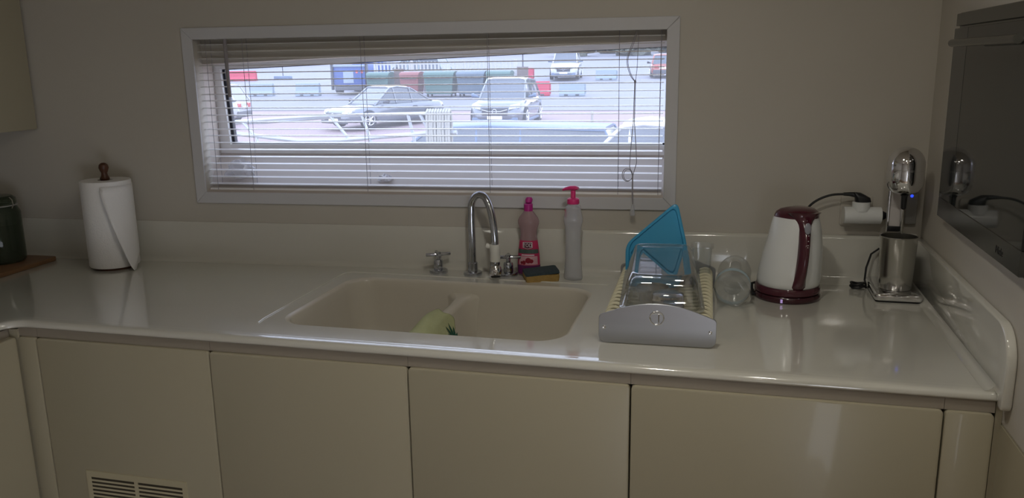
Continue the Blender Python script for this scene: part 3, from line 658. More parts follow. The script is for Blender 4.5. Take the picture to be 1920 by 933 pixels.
for (th, ln) in ((-62, .026), (-38, .040), (-14, .050), (12, .052), (36, .044), (60, .032)):
    pts = []
    for q in range(9):
        t = q/8; wdt = .0045*sin(pi*min(1, t*1.02))
        cs, cv_ = .094 - ln*t*cos(rad(th)), .104 + ln*t*sin(rad(th))
        ns_, nv_ = sin(rad(th)), cos(rad(th))
        pts.append([(cs + ns_*wdt, cv_ + nv_*wdt), (cs - ns_*wdt, cv_ - nv_*wdt)])
    rsl = []
    for A, B in pts:
        r_ = []
        for (s, v) in (A, B):
            p = Vector(drape(s, v)); p.x += .0042; p.z += .0026; r_.append(tuple(p))
        rsl.append(r_)
    MB().rings(rsl, False, False).build('leaf_print', 'cloth_print', o, smooth=80)

# ------------------------------------------------------------------ dish rack and dishes
RKX, RKY0, RKY1 = -.133, .137, .600
rk = thing('dish_rack', 'dish rack with curved aluminium end plates and cream wire hoops', 'dish rack', (RKX, RKY0, Z0), rad(1.3))
DL = RKY1-RKY0
def plate_outline(w=.124):
    o = arc((-w+.016, .018), .016, 180, 270, 5) + arc((w-.016, .018), .016, 270, 360, 5) + arc((w-.010, .056), .010, 0, 70, 4)
    n = 12
    for k in range(1, n): 
        t = 1 - 2*k/n; o.append((t*(w-.012), .066 + .027*(1-t*t)))
    return o + arc((-w+.010, .056), .010, 110, 180, 4)
for y in (0, DL):
    p = MB().prism(plate_outline(), y-.002, y+.002, 'y').build('end_plate', 'alu', rk, smooth=40, bevel=.0008, bseg=1)
    s = -1 if y == 0 else 1
    MB().tube([(.0145*cos(2*pi*k/28), y+s*.0022, .062+.0145*sin(2*pi*k/28)) for k in range(28)], .0016, 8, closed=True).build('emblem_ring', 'chrome', p)
    MB().tube([(-.009, y+s*.0025, .072), (.009, y+s*.0025, .072)], .0011, 8).build('emblem_bar', 'chrome', p)
    MB().tube([(.004, y+s*.0025, .071), (.004, y+s*.0025, .050)], .0012, 8).build('emblem_bar', 'chrome', p)
    for x in (-.112, .112): MB().lathe([(.0001, 0), (.0036, .0003), (.0040, .0012), (.0024, .0022), (.0001, .0018)], 14).build('screw', 'chrome', p, loc=(x, y + s*.0021, .036), rot=(pi/2*(1 if s < 0 else -1), 0, 0))
for x in (-.112, .112):
    MB().tube([(x, 0.002, .036), (x, DL-.002, .036)], .0045, 12).build('side_rod', 'steel', rk)
hoop = None
for i in range(15):
    y = .022 + i*(DL-.044)/14
    if hoop is None:
        pts = [(-.084, .004, .0605), (-.096, .004, .0645), (-.106, .002, .0625), (-.1125, 0, .053), (-.111, 0, .038), (-.100, 0, .024), (-.082, 0, .018), (0, 0, .015), (.082, 0, .018), (.100, 0, .024), (.111, 0, .038), (.1125, 0, .053), (.106, .002, .0625), (.096, .004, .0645), (.084, .004, .0605)]
        hoop = MB().tube(smooth(pts, 3), .0043, 8).build('wire_hoop', 'cream_wire', rk); hoop.location = (0, y, 0)
    else:
        o = bpy.data.objects.new('wire_hoop', hoop.data); COL.objects.link(o); o.parent = rk; o.location = (0, y, 0)
# inverted glass baking dish
dh = []
for (k_, z, r) in ((0, 0, .034), (0, .004, .034), (-.005, .006, .032), (-.0135, .048, .032), (-.0150, .057, .031), (-.0180, .064, .029), (-.0215, .0705, .027), (-.0250, .0755, .025), (-.0290, .0775, .022), (-.0330, .0755, .020), (-.0365, .0722, .018), (-.045, .0715, .016)):
    dh.append([(x, y, z) for x, y in rrect(0, 0, .092 + k_, .185 + k_, r, 7)])
NO = len(dh)
for (k_, z, r) in ((-.045, .0665, .016), (-.034, .066, .02), (-.026, .062, .023), (-.0205, .052, .026), (-.0095, .006, .030), (-.006, 0, .031)):
    dh.append([(x, y, z) for x, y in rrect(0, 0, .092 + k_, .185 + k_, r, 7)])
n = len(dh[0]); mb = MB().rings(dh[:NO], True, False).rings(dh[NO:] + [dh[0]], True, False); mb.add(dh[NO-1], [tuple(range(n))]); mb.add(dh[NO], [tuple(range(n))])
o = mb.build('baking_dish', 'dish_glass', None, smooth=60, loc=(-.139, .337, Z0+.0695), rot=(0, 0, rad(4.5))); o.location.z = Z0+.0695
tag(o, 'clear glass baking dish turned upside down over the dish rack', 'baking dish')
# tumbler upside down under it
tb = [(.034, 0), (.0365, .0), (.0355, .060), (.0345, .068), (.030, .0705), (.0001, .0695)]
tb_in = [(.0001, .049), (.028, .049), (.0325, .045), (.034, 0)]
o = MB().lathe(tb + tb_in, 36).build('tumbler', 'tumbler_glass', None, smooth=50, loc=(-.117, .235, Z0+.021))
tag(o, 'heavy-based drinking glass upside down at the front of the dish rack', 'glass')
# ribbed clear cup
def rib(p, a, r, z): k = 1 + .07*cos(a*12 + z*60) + .05*sin(a*5 + z*90); return (p[0]*k, p[1]*k, p[2])
o = MB().lathe([(.024, 0), (.028, 0.0), (.030, .030), (.0285, .062), (.024, .070), (.0001, .071), (.0001, .067), (.022, .066), (.026, .06), (.0265, .03), (.024, 0)], 48, fn=rib).build('ribbed_cup', 'cup_film', None, smooth=30, loc=(-.183, .262, Z0+.022))
tag(o, 'clear crinkled cup beside the drinking glass in the dish rack', 'cup')
# steel pot lid edge / dark bowl under the dish
o = MB().lathe([(.016, 0), (.030, .001), (.036, .010), (.040, .038), (.0375, .038), (.034, .012), (.028, .004), (.0001, .003)], 32).build('steel_bowl', 'steel', None, smooth=50, loc=(-.165, .40, Z0+.021))
tag(o, 'small steel bowl under the baking dish behind the cups', 'bowl')
# blue lid leaning at the back
def blend(pts, r=.02, n=5):
    out = []
    for i, p in enumerate(pts):
        p = Vector(p); a = Vector(pts[i-1]); c = Vector(pts[(i+1) % len(pts)]); da = (a-p).normalized(); dc = (c-p).normalized()
        for k in range(n+1):
            t = k/n; q = p + da*r*(1-t)**2 + dc*r*t**2; out.append((q.x, q.y))
    return out
lid = [(-.080, .001), (.058, .001), (.076, .105), (.047, .226), (-.082, .112)]
lo_ = blend(lid, .022); cxl, czl = 0.0, .10
ins_ = lambda k: [(cxl+(a-cxl)*k, czl+(c-czl)*k) for a, c in lo_]
lt = thing('food_container_lid', 'bright blue plastic container lid leaning at the back of the dish rack', 'lid', (-.166, .530, Z0+.021), rad(3))
rs = [[(a, .0165, c) for a, c in ins_(.96)], [(a, .014, c) for a, c in ins_(.98)], [(a, -.004, c) for a, c in ins_(1.0)], [(a, -.006, c) for a, c in ins_(.97)], [(a, -.006, c) for a, c in ins_(.90)], [(a, -.001, c) for a, c in ins_(.87)]]
o = MB().rings(rs).build('panel', 'blue_lid', lt, smooth=35); o.rotation_euler = (rad(-7), 0, 0)
# clear container at the right rear of the rack
rs = [[(x, y, z) for x, y in rrect(0, 0, hx, hy, .012, 4)] for hx, hy, z in ((.020, .026, 0), (.021, .027, .002), (.025, .031, .108), (.029, .034, .110), (.029, .034, .113), (.0235, .030, .112), (.019, .025, .003))]
o = MB().rings(rs).build('plastic_tub', 'cup_film', None, smooth=40, loc=(-.055, .556, Z0+.0195), rot=(0, 0, rad(1.3))); o.location.z = Z0+.021
tag(o, 'clear narrow plastic tub standing at the back of the dish rack', 'tub')

# ------------------------------------------------------------------ water bottle lying down
def fl(p, a, r, z):
    k = 1
    if z < .030: k = 1 + .09*(1 - z/.030)*cos(a*5)
    elif .09 < z < .20: k = 1 + .02*sin(z*420)
    return (p[0]*k, p[1]*k, p[2])
wb2 = thing('water_bottle', 'clear plastic water bottle lying with its base towards the sink front', 'bottle', (.022, .440, Z0+.0445), rad(-2))
pf2 = [(.0001, .010), (.012, .008), (.018, .003), (.028, 0), (.036, .004), (.041, .014), (.0435, .030), (.0435, .085), (.0425, .10), (.043, .20), (.040, .225), (.028, .255), (.016, .268), (.0135, .270), (.0135, .282), (.0001, .283)]
o = MB().lathe(pf2, 40, fn=fl).build('body', 'pet', wb2, smooth=50); o.rotation_euler = (-pi/2, 0, 0)
o = MB().lathe([(.0438, .042), (.0440, .043), (.0440, .066), (.0438, .067)], 40).build('label_band', 'blue_band', wb2, smooth=50); o.rotation_euler = (-pi/2, 0, 0)
o = MB().lathe([(.0145, .268), (.0152, .270), (.0152, .284), (.0001, .285)], 24).build('cap', 'white_plastic', wb2); o.rotation_euler = (-pi/2, 0, 0)

# ------------------------------------------------------------------ kettle
KX, KY = .160, .590
kt = thing('electric_kettle', 'white and maroon electric kettle on its power base', 'kettle', (KX, KY, Z0))
def ksh(z): return .019*max(0, z-.03)/.2
kp = [(.072, .034), (.0765, .038), (.0775, .05), (.0758, .08), (.0715, .12), (.0655, .155), (.0585, .185), (.0520, .204), (.0485, .213)]
def kr(z):
    for k in range(len(kp)-1):
        if kp[k][1] <= z <= kp[k+1][1]: t = (z-kp[k][1])/(kp[k+1][1]-kp[k][1]); return kp[k][0]+(kp[k+1][0]-kp[k][0])*t
    return kp[-1][0] if z > kp[-1][1] else kp[0][0]
HA = rad(-74)                                      # handle direction
def kfn(p, a, r, z):
    d = (a - rad(186) + pi) % (2*pi) - pi
    k = .009*math.exp(-(d/.35)**2)*max(0, min(1, (z-.165)/.035))
    return (p[0] + ksh(z) + k*cos(rad(186)), p[1] + k*sin(rad(186)), p[2])
MB().lathe(kp, 56, fn=kfn).build('body', 'white_plastic', kt, smooth=60)
MB().lathe([(.0001, 0), (.079, 0), (.0815, .003), (.0815, .010), (.078, .0155), (.0001, .016)], 56).build('power_base', 'maroon_dark', kt, smooth=40)
MB().lathe([(.0001, .0165), (.077, .0165), (.0805, .020), (.0805, .030), (.0775, .036), (.0001, .0365)], 56, fn=lambda p, a, r, z: (p[0]+ksh(z), p[1], p[2])).build('bottom_ring', 'maroon', kt, smooth=40)
MB().lathe([(.0500, .209), (.0498, .214), (.0465, .222), (.037, .229), (.021, .2330), (.0001, .2340)], 56, fn=kfn).build('lid', 'maroon', kt, smooth=60)
hb = []
for i in range(22):
    z = .034 + .190*i/21; t = i/21
    w = .0175 - .003*sin(pi*t) + .020*max(0, (t-.80)/.2)**2*1.2 + .004*max(0, (.15-t)/.15)
    p_ = .004 + .020*sin(pi*min(1, max(0, t*1.05)))**.8 if t < .95 else .006
    r = kr(z); c = Vector((cos(HA), sin(HA), 0)); tn = Vector((-sin(HA), cos(HA), 0)); ring = []
    for (u_, v_) in ((-1.0, -.35), (-1.0, .15), (-.86, .62), (-.5, .93), (0, 1.0), (.5, .93), (.86, .62), (1.0, .15), (1.0, -.35)):
        q = c*(r - .010*abs(u_)**2 + (p_*v_ if v_ > 0 else -.008)) + tn*(w*u_); ring.append((q.x + ksh(z), q.y, z))
    hb.append(ring)
hn = MB().rings(hb).build('handle', 'maroon', kt, smooth=60)
zc = .192; q = Vector((cos(HA), sin(HA), 0))*(kr(zc)+.0225)
MB().lathe([(.0001, .0018), (.0065, .0016), (.0082, 0)], 24, fn=lambda p, a, r, z: (p[0], p[1]*1.7, p[2])).build('switch_button', 'grey_button', hn, loc=(q.x+ksh(zc)-.002, q.y+.001, zc), rot=(pi/2-.18, 0, HA+pi/2))
for k, zz in enumerate((.176, .163, .153, .148)):
    q = Vector((cos(HA), sin(HA), 0))*(kr(zz)+.0245)
    MB().lathe([(.0001, .0004), (.0010, .0003), (.0013, 0)], 10).build('level_dot', 'label_white', hn, loc=(q.x+ksh(zz), q.y, zz), rot=(pi/2-.1, 0, HA+pi/2))
q = Vector((-.017, -.0803, .008)); MB().box((-.0026, -.0012, -.0045), (.0026, .001, .0045)).build('power_light', 'led_violet', kt, loc=tuple(q), rot=(0, 0, rad(-12)))
MB().tube([(-.074, -.02, .010), (-.084, -.018, .006), (-.0865, -.005, .0035), (-.0865, .018, .0035), (-.072, .045, .004)], .0032, 10).build('base_cord', 'black_rubber', kt)
MB().tube([(-.072, .02, .030), (-.086, .012, .027), (-.0865, .002, .018), (-.083, -.008, .0035)], .0032, 10).build('base_cord', 'black_rubber', kt)
# ------------------------------------------------------------------ wall socket and adapter with plugs
so_ = thing('wall_socket', 'flat beige wall socket plate behind the white adapter', 'socket', wl(.338, 0, .195), WA)
MB().prism(rrect(0, 0, .040, .040, .006, 4), -.006, -.0003, 'y').build('plate', 'grey_plastic', so_, smooth=40, bevel=.0015).data.materials[0] = M['wall']
adp = thing('plug_adapter', 'white three-way round plug adapter on the wall socket', 'adapter', wl(.346, -.040, .190), WA)
MB().tube([(-.047, 0, 0), (-.046, 0, 0), (.046, 0, 0), (.047, 0, 0)], [.021, .0225, .0225, .021], 32).build('barrel', 'white_plastic', adp)
MB().lathe([(.0001, .012), (.0225, .012), (.0225, .034), (.021, .036), (.0001, .036)], 32, (-.004, 0, 0)).build('top_socket', 'white_plastic', adp)
MB().tube([(0, .010, 0), (0, .0335, 0)], .018, 24).build('wall_pin_block', 'white_plastic', adp)
MB().lathe([(.0001, .0005), (.017, .0005), (.0225, .0)], 24).build('end_cap', 'ivory_plastic', adp, loc=(-.0475, 0, 0), rot=(0, -pi/2, 0))
kc = thing('kettle_plug', 'black angled plug and cord running from the adapter down to the kettle', 'plug', wl(.342, -.040, .2265), WA)
MB().rings([[(x, y, 0) for x, y in rrect(.004, 0, .020, .015, .012, 5)], [(x, y, .010) for x, y in rrect(.002, 0, .019, .014, .011, 5)], [(x, y, .018 - x*.10) for x, y in rrect(-.006, 0, .015, .011, .009, 5)], [(x, y, .023 - x*.05) for x, y in rrect(-.012, 0, .009, .007, .006, 5)]]).build('plug_body', 'black_plastic', kc, smooth=50)
MB().tube([(-.012, 0, .017), (-.030, 0, .019), (-.046, 0, .019)], [.0075, .0055, .0042], 12).build('strain_relief', 'black_plastic', kc)
MB().tube(smooth([(-.044, 0, .019), (-.075, .002, .016), (-.105, .004, .004), (-.128, .006, -.015), (-.145, .008, -.045), (-.155, .008, -.09), (-.165, .006, -.150), (-.19, .0, -.200), (-.225, -.02, -.2195)]), .0031, 10).build('cord', 'black_rubber', kc)
mp_ = thing('mixer_plug', 'small black plug in the end of the adapter beside the mixer', 'plug', wl(.3935, -.040, .190), WA)
MB().tube([(0, 0, 0), (.004, 0, 0), (.012, 0, 0), (.016, 0, 0)], [.012, .012, .008, .006], 16).build('plug_body', 'black_plastic', mp_)
MB().tube([(.015, 0, 0), (.022, .006, -.004), (.028, .012, -.03), (.026, .014, -.10), (.010, .012, -.15)], .0028, 8).build('cord', 'black_rubber', mp_)
lb_ = thing('leak_sensor', 'small grey wall box with a blue light behind the mixer', 'wall box', wl(.472, 0, .200), WA)
MB().box((-.014, -.022, -.035), (.014, -.0005, .045)).build('case', 'grey_plastic', lb_, bevel=.003)
MB().lathe([(.0001, .002), (.003, .0015), (.004, 0)], 12).build('indicator', 'led_blue', lb_, loc=(-.002, -.0223, .040), rot=(pi/2, 0, 0))

# ------------------------------------------------------------------ milkshake mixer
mx = thing('drink_mixer', 'chrome retro drink mixer with steel cup in the worktop corner', 'mixer', (.424, .640, Z0))
MB().prism(rrect(0, .028, .056, .092, .012, 4), 0.002, .022, 'z').build('base', 'chrome', mx, smooth=40, bevel=.007, bseg=3)
MB().prism(rrect(0, .028, .053, .089, .010, 4), 0, .002, 'z').build('foot', 'black_rubber', mx, smooth=40)
for x in (-.016, .016): MB().tube([(x, .078, .020), (x-.002*0, .076, .285)], .0042, 14).build('column_rail', 'chrome', mx)
MB().box((-.015, .076, .10), (.015, .080, .280)).build('column_panel', 'mixer_panel', mx, smooth=0)
MB().box((-.017, .070, .155), (.017, .083, .168)).build('column_clip', 'black_plastic', mx, bevel=.001)
hp = [(.0001, .262), (.020, .263), (.034, .270), (.0415, .283), (.0440, .300), (.0440, .322)]
hp += [(.0445, .3225), (.0445, .3245), (.0440, .325)] + [(.044*cos(rad(a)), .335 + .045*sin(rad(a))) for a in range(6, 90, 7)] + [(.0001, .380)]
MB().lathe(hp, 56, (.004, .012, 0)).build('motor_head', 'chrome', mx, smooth=40)
MB().tube([(0, .050, .283), (0, .078, .283)], .012, 16).build('head_arm', 'chrome', mx)
MB().tube([(.004, 0, .262), (.004, 0, .258), (.004, 0, .228), (.004, 0, .225)], [.010, .0075, .0065, .004], 16).build('spindle_collar', 'black_plastic', mx)
MB().tube([(.004, 0, .226), (.004, 0, .060)], .0026, 10).build('spindle', 'steel', mx)
cu = MB().lathe([(.0001, .0225), (.036, .0225), (.039, .026), (.0405, .06), (.0440, .155), (.0458, .157), (.0455, .159), (.0430, .157), (.0395, .06), (.037, .028), (.0001, .026)], 48).build('mixing_cup', 'steel', mx, smooth=40)
cr = []
for k in range(60):
    a = 2*pi*k/20; cr.append((-.078 + .020*cos(a)*(1-.1*k/60), .060 + .016*sin(a), .0035 + .0045*k/20 + .002*sin(k*.8)))
MB().tube([(-.025, .110, .10), (-.045, .105, .085), (-.056, .095, .05), (-.060, .08, .02)] + cr[::-1], .0026, 8).build('power_cord', 'black_rubber', mx)

# ------------------------------------------------------------------ OUTSIDE
def gz(y): return Z0 + .6 - 2.34 + .0385*((y+1.59)-28)
GA = math.atan(.0385)
def gslab(name, x0, x1, y0, y1, dz, m):
    o = MB().rings([[(x0, y0, gz(y0)-.4), (x1, y0, gz(y0)-.4), (x1, y0, gz(y0)+dz), (x0, y0, gz(y0)+dz)], [(x0, y1, gz(y1)-.4), (x1, y1, gz(y1)-.4), (x1, y1, gz(y1)+dz), (x0, y1, gz(y1)+dz)]]).build(name, m, None, smooth=0)
    return struct(o)
gslab('floor_car_park', -90, 60, 33.6, 150, 0, 'asphalt')
gslab('floor_brick_paving', -70, 40, 9.2, 33.3, .0, 'brick_paving')
gslab('trim_kerb', -70, 40, 33.3, 33.6, .05, 'kerb')
struct(MB().box((-9, 1.05, -.1), (6, 7.4, Z0-.35)).build('floor_side_deck', 'deck', smooth=0))

def car(name, label, loc, rz, L, W, Ht, paint, kind='sedan', cat='car', low='trim_dark'):
    t = thing(name, label, cat, (loc[0], loc[1], gz(loc[1])), rz)
    l, w = L/2, W/2
    belt = Ht*(.60 if kind != 'suv' else .60); hood = Ht*(.56 if kind == 'sedan' else .60); deck = belt*(1.02 if kind == 'sedan' else 1.05); zb = .22
    st = [(-l, .55*belt, .70, .45), (-l+.08, .92*deck, .86, .30), (-l*.86, deck, .95, zb), (-l*.5, belt*1.02, 1.0, zb), (0, belt, 1.0, zb), (l*.38, belt*.99, 1.0, zb), (l*.55, hood*.97, .98, zb), (l*.80, hood*.90, .93, zb), (l*.94, hood*.78, .82, zb+.02), (l, hood*.55, .62, .34)]
    rs = []
    for (x, zt, k, z0) in st:
        h = []
        for (fy_, fz) in ((.80, 0), (.97, .12), (1.0, .42), (.99, .68), (.93, .90), (.80, .97), (.45, 1.0)): h.append((fy_*w*k, z0 + (zt-z0)*fz))
        rs.append([(x, y, z) for y, z in h] + [(x, -y, z) for y, z in reversed(h)])
    bd = MB().rings(rs).build('body', paint, t, smooth=50)
    # greenhouse
    if kind == 'sedan': gs = [(-l*.72, belt*1.0, .80), (-l*.30, Ht*.955, .66), (-.05, Ht, .68), (l*.12, Ht*.97, .67), (l*.47, hood*1.0, .80)]
    elif kind == 'suv': gs = [(-l*.93, belt*1.0, .84), (-l*.74, Ht*.94, .70), (-.1, Ht, .72), (l*.12, Ht*.975, .70), (l*.44, hood*1.0, .82)]
    elif kind == 'wagon': gs = [(-l*.98, belt*1.0, .84), (-l*.88, Ht*.96, .70), (0, Ht, .70), (l*.40, Ht*.97, .68), (l*.70, hood*1.0, .82)]
    else: gs = [(-l*.95, belt*1.0, .84), (-l*.80, Ht*.95, .70), (-.05, Ht, .70), (l*.15, Ht*.97, .68), (l*.55, hood*1.0, .82)]
    gr, top = [], []
    for (x, z, k) in gs:
        kb = .88
        gr.append([(x, kb*w if z > belt*1.1 else k*w, belt*.96), (x, (k+.02)*w, z-.03), (x, -(k+.02)*w, z-.03), (x, -(kb*w if z > belt*1.1 else k*w), belt*.96)])
    MB().rings(gr).build('windows', 'car_glass', t, smooth=20)
    for s in (1, -1):
        MB().tube([(x, s*(k+.015)*w, z-.025) for x, z, k in gs], .035, 6).build('pillar', paint, t)
    a, c = gs[1], gs[3]
    MB().rings([[(x, k*w*1.03, z-.02), (x, k*w*.7, z+.035), (x, -k*w*.7, z+.035), (x, -k*w*1.03, z-.02)] for x, z, k in gs[1:4]]).build('roof', paint, t, smooth=50)
    for s in (1, -1):
        for xx in ((-.28*l, .05*l)): 
            MB().tube([(xx, s*.885*w, belt*.98), (xx+.02, s*.70*w, Ht*.955)], .028, 6).build('pillar', paint, t)
    R_ = .33 if kind != 'suv' else .37
    for sx in (-.60, .62):
        for s in (1, -1):
            ty = MB().tube([(sx*l, s*w*.78, R_), (sx*l, s*w*.80, R_), (sx*l, s*w*.985, R_), (sx*l, s*w*1.0, R_)], [R_*.93, R_, R_, R_*.93], 24).build('wheel', 'tyre', t)
            rm = MB()
            for q in range(5):
                an = 2*pi*q/5; rm.tube([(sx*l, s*(w*1.0+.004), R_), (sx*l + R_*.62*cos(an), s*(w*1.0+.004), R_ + R_*.62*sin(an))], R_*.10, 6)
            rm.tube([(sx*l + R_*.62*cos(2*pi*q/20), s*(w+.002), R_ + R_*.62*sin(2*pi*q/20)) for q in range(20)], R_*.06, 6, closed=True)
            rm.build('rim', 'rim', ty)
    for s in (1, -1):
        MB().rings([[(l*.90, s*w*.50, hood*.70), (l*.84, s*w*.84, hood*.76), (l*.83, s*w*.84, hood*.86), (l*.91, s*w*.52, hood*.80)], [(l*1.0, s*w*.50, hood*.66), (l*.92, s*w*.86, hood*.72), (l*.90, s*w*.86, hood*.82), (l*.985, s*w*.52, hood*.76)]]).build('headlight', 'lamp_clear', t, smooth=0)
        MB().box((-l-.01, s*w*.55-.12, belt*.66), (-l+.12, s*w*.55+.12, belt*.86)).build('tail_light', 'lamp_red', t, bevel=.02)
        mr = MB().tube([(l*.32, s*w*.92, belt*1.02), (l*.32, s*(w+.04), belt*1.05), (l*.31, s*(w+.16), belt*1.08), (l*.31, s*(w+.20), belt*1.08)], [.03, .05, .085, .06], 10).build('wing_mirror', low, t)
    MB().box((l-.10, -w*.46, hood*.46), (l+.012, w*.46, hood*.72)).build('grille', 'trim_dark', t, bevel=.02)
    MB().tube([(l+.015, -w*.46, hood*.66), (l+.03, -w*.2, hood*.60), (l+.03, w*.2, hood*.60), (l+.015, w*.46, hood*.66)], .014, 6).build('grille_bar', 'rim', t)
    MB().tube([(l+.035, .075*cos(2*pi*q/16), hood*.60+.075*sin(2*pi*q/16)) for q in range(16)], .012, 6, closed=True).build('badge', 'rim', t)
    MB().box((l-.06, -w*.82, .20), (l*1.0, w*.82, hood*.40)).build('front_bumper', low, t, bevel=.04)
    MB().box((l, -.26, hood*.34), (l+.02, .26, hood*.34+.11)).build('number_plate', 'plate', t, smooth=0)
    MB().box((-l-.02, -w*.80, .25), (-l+.10, w*.80, .50)).build('rear_bumper', low, t, bevel=.04)
    MB().box((-l-.02, -.26, belt*.62), (-l+.01, .26, belt*.62+.11)).build('number_plate', 'plate', t, smooth=0)
    for s in (1, -1):
        for xx in (.22, -.30): MB().box((xx*l-.09, s*w*.995-.012, belt*.80), (xx*l+.09, s*w*.995+.012, belt*.80+.03)).build('door_handle', 'trim_dark', t, smooth=0)
    MB().box((-l*.45, -w*1.0, .20), (l*.45, w*1.0, .30)).build('side_skirt', low, t, bevel=.02)
    return t
# front pointing direction: rz=-90deg faces the boat (-y)
car('parked_sedan', 'silver sedan parked on the paving in front of the bins', (-12.55, 28.0), rad(-117), 4.75, 1.85, 1.45, 'silver_paint', 'sedan')
car('parked_suv', 'grey-blue crossover with white roof parked beside the silver sedan', (-7.85, 28.3), rad(-87), 4.5, 1.95, 1.68, 'silver_paint', 'suv', low='slate_paint')
pk = car('pickup_truck', 'white off-road truck facing the boat with a light bar on its bumper', (-10.75, 55.0), rad(-84), 4.9, 1.9, 1.86, 'white_paint', 'suv', low='slate_paint')
MB().tube([(2.5, -.55, .80), (2.5, .55, .80)], .06, 8).build('light_bar', 'lamp_clear', pk)
car('parked_hatchback', 'small red hatchback seen from behind with white roof', (-4.45, 56.2), rad(96), 3.9, 1.68, 1.50, 'orange_paint', 'hatch')
car('white_hatchback', 'white hatchback at the end of the paving by the red barriers', (-20.75, 28.2), rad(190), 4.0, 1.76, 1.56, 'white_paint', 'hatch')
car('quay_car', 'slate blue car parked side-on at the quay edge below the window', (-4.80, 15.45), rad(179), 5.6, 1.85, 1.50, 'slate_paint', 'wagon')
car('quay_hatchback', 'white car parked at the quay edge next to the slate blue car', (-1.45, 13.0), rad(179), 4.3, 1.8, 1.84, 'white_paint', 'suv')
car('delivery_van', 'pale teal van behind the row of bins', (-19.0, 48.2), rad(175), 4.6, 1.8, 1.85, 'teal_paint', 'hatch', 'van')

def barrier(name, label, x, y, rz, L, h, m, grp=None):
    t = thing(name, label, 'barrier', (x, y, gz(y)), rz, grp)
    pr = [(-.22, 0), (.22, 0), (.22, h*.22), (.13, h*.42), (.08, h), (-.08, h), (-.13, h*.42), (-.22, h*.22)]
    MB().rings([[(xx, a, c) for a, c in pr] for xx in (-L/2, -L/2+.06, L/2-.06, L/2)]).build('shell', m, t, smooth=0, bevel=.03, bseg=2)
    for xx in (-L*.22, L*.22): MB().box((xx-.09, -.235, .02), (xx+.09, .235, .10)).build('fork_slot', 'trim_dark', t, smooth=0)
    MB().tube([(L/2+.02, 0, .1), (L/2+.02, 0, h*.9)], .04, 8).build('coupling', m, t)
barrier('road_barrier', 'red plastic road barrier beside the parked crossover', -9.63, 41.2, rad(3), 1.25, .74, 'red_barrier')
barrier('road_barrier', 'red plastic road barrier at the end of the picket fence', -13.4, 54.5, rad(5), .95, .80, 'red_barrier')
barrier('road_barrier', 'red plastic road barrier behind the white hatchback', -36.4, 56.5, rad(8), 2.6, .75, 'red_barrier')
PG = 'pale road barriers in the car park'
barrier('road_barrier', 'pale blue road barrier next to the white hatchback', -26.0, 42.0, rad(5), 1.45, .72, 'pale_barrier', PG)
barrier('road_barrier', 'pale blue road barrier next to the blue refuse truck', -23.0, 41.85, rad(5), 1.4, .72, 'pale_barrier', PG)
barrier('road_barrier', 'pale blue road barrier in front of the white off-road truck', -7.8, 41.0, rad(3), 1.3, .66, 'pale_barrier', PG)
barrier('road_barrier', 'pale blue road barrier between the off-road truck and the red hatchback', -7.85, 53.5, rad(3), 1.35, .66, 'pale_barrier', PG)

# blue refuse truck
tr = thing('refuse_truck', 'blue refuse truck standing behind the silver sedan', 'truck', (-20.7, 43.6, gz(43.6)), rad(4))
MB().box((-.95, -1.4, .45), (1.0, 1.6, 1.62)).build('hopper', 'blue_body', tr, bevel=.06)
MB().box((-.35, -1.43, .62), (.25, -1.405, 1.30)).build('rear_panel', 'pale_panel', tr, bevel=.004, bseg=1)
MB().box((-1.02, -1.46, 1.50), (1.06, -1.36, 1.60)).build('lift_bar', 'pale_panel', tr, bevel=.02)
for x in (-1.0, 1.02): MB().box((x-.06, -1.5, .25), (x+.06, -1.3, 1.68)).build('lift_post', 'trim_dark', tr, bevel=.02)
MB().box((-.85, -1.5, .22), (.9, 1.6, .44)).build('chassis', 'trim_dark', tr, bevel=.02)
MB().box((-1.0, 1.62, .45), (1.0, 2.9, 1.75)).build('cab', 'blue_body', tr, bevel=.1)
for x in (-.92, .92):
    for y in (-.6, 2.2): MB().tube([(x-.13, y, .42), (x-.12, y, .42), (x+.12, y, .42), (x+.13, y, .42)], [.38, .42, .42, .38], 24).build('wheel', 'tyre', tr)
for x in (.45, .75): MB().box((x-.06, -1.43, 1.15), (x+.06, -1.405, 1.32)).build('tail_light', 'lamp_red', tr, smooth=0)

# waste bins
def bin_(x0, x1, m, label, y=41.0, h=1.30):
    t = thing('waste_bin', label, 'waste bin', ((x0+x1)/2, y, gz(y)), rad(2)); w = (x1-x0)/2
    MB().rings([[(a*w*k, b*.55*k, z) for a, b in ((-1, -1), (1, -1), (1, 1), (-1, 1))] for k, z in ((.86, .14), (.97, h*.72), (1.0, h*.78), (1.0, h*.86))]).build('tub', m, t, smooth=0, bevel=.03)
    MB().rings([[(-w*1.02, y_, z) for y_, z in arc((0, h*.86), .56, 0, 180, 8)], [(w*1.02, y_, z) for y_, z in arc((0, h*.86), .56, 0, 180, 8)]]).build('lid', m, t, smooth=50).scale = (1, 1, 1)
    for c in t.children:
        if c.name.startswith('lid'):
            for v in c.data.vertices: v.co.z = h*.865 + (v.co.z - h*.86)*.35
    for a in (-.8, .8):
        for b_ in (-.36, .36): MB().tube([(a*w-.03, b_, .075), (a*w+.03, b_, .075)], .07, 12).build('castor', 'tyre', t)
    MB().tube([(-w*.8, -.60, h*.74), (w*.8, -.60, h*.74)], .025, 8).build('grab_bar', 'trim_dark', t)
bin_(-18.85, -17.6, 'bin_green', 'dark green waste bin next to the blue refuse truck')
bin_(-16.95, -15.9, 'bin_red', 'rusty red waste bin in the row of bins')
bin_(-15.6, -13.98, 'bin_green', 'wide green waste bin between the red and the blue bin')
bin_(-13.8, -12.32, 'bin_blue', 'blue grey waste bin in the row of bins')
bin_(-12.2, -10.95, 'bin_green', 'green waste bin at the end of the row beside the brown board')
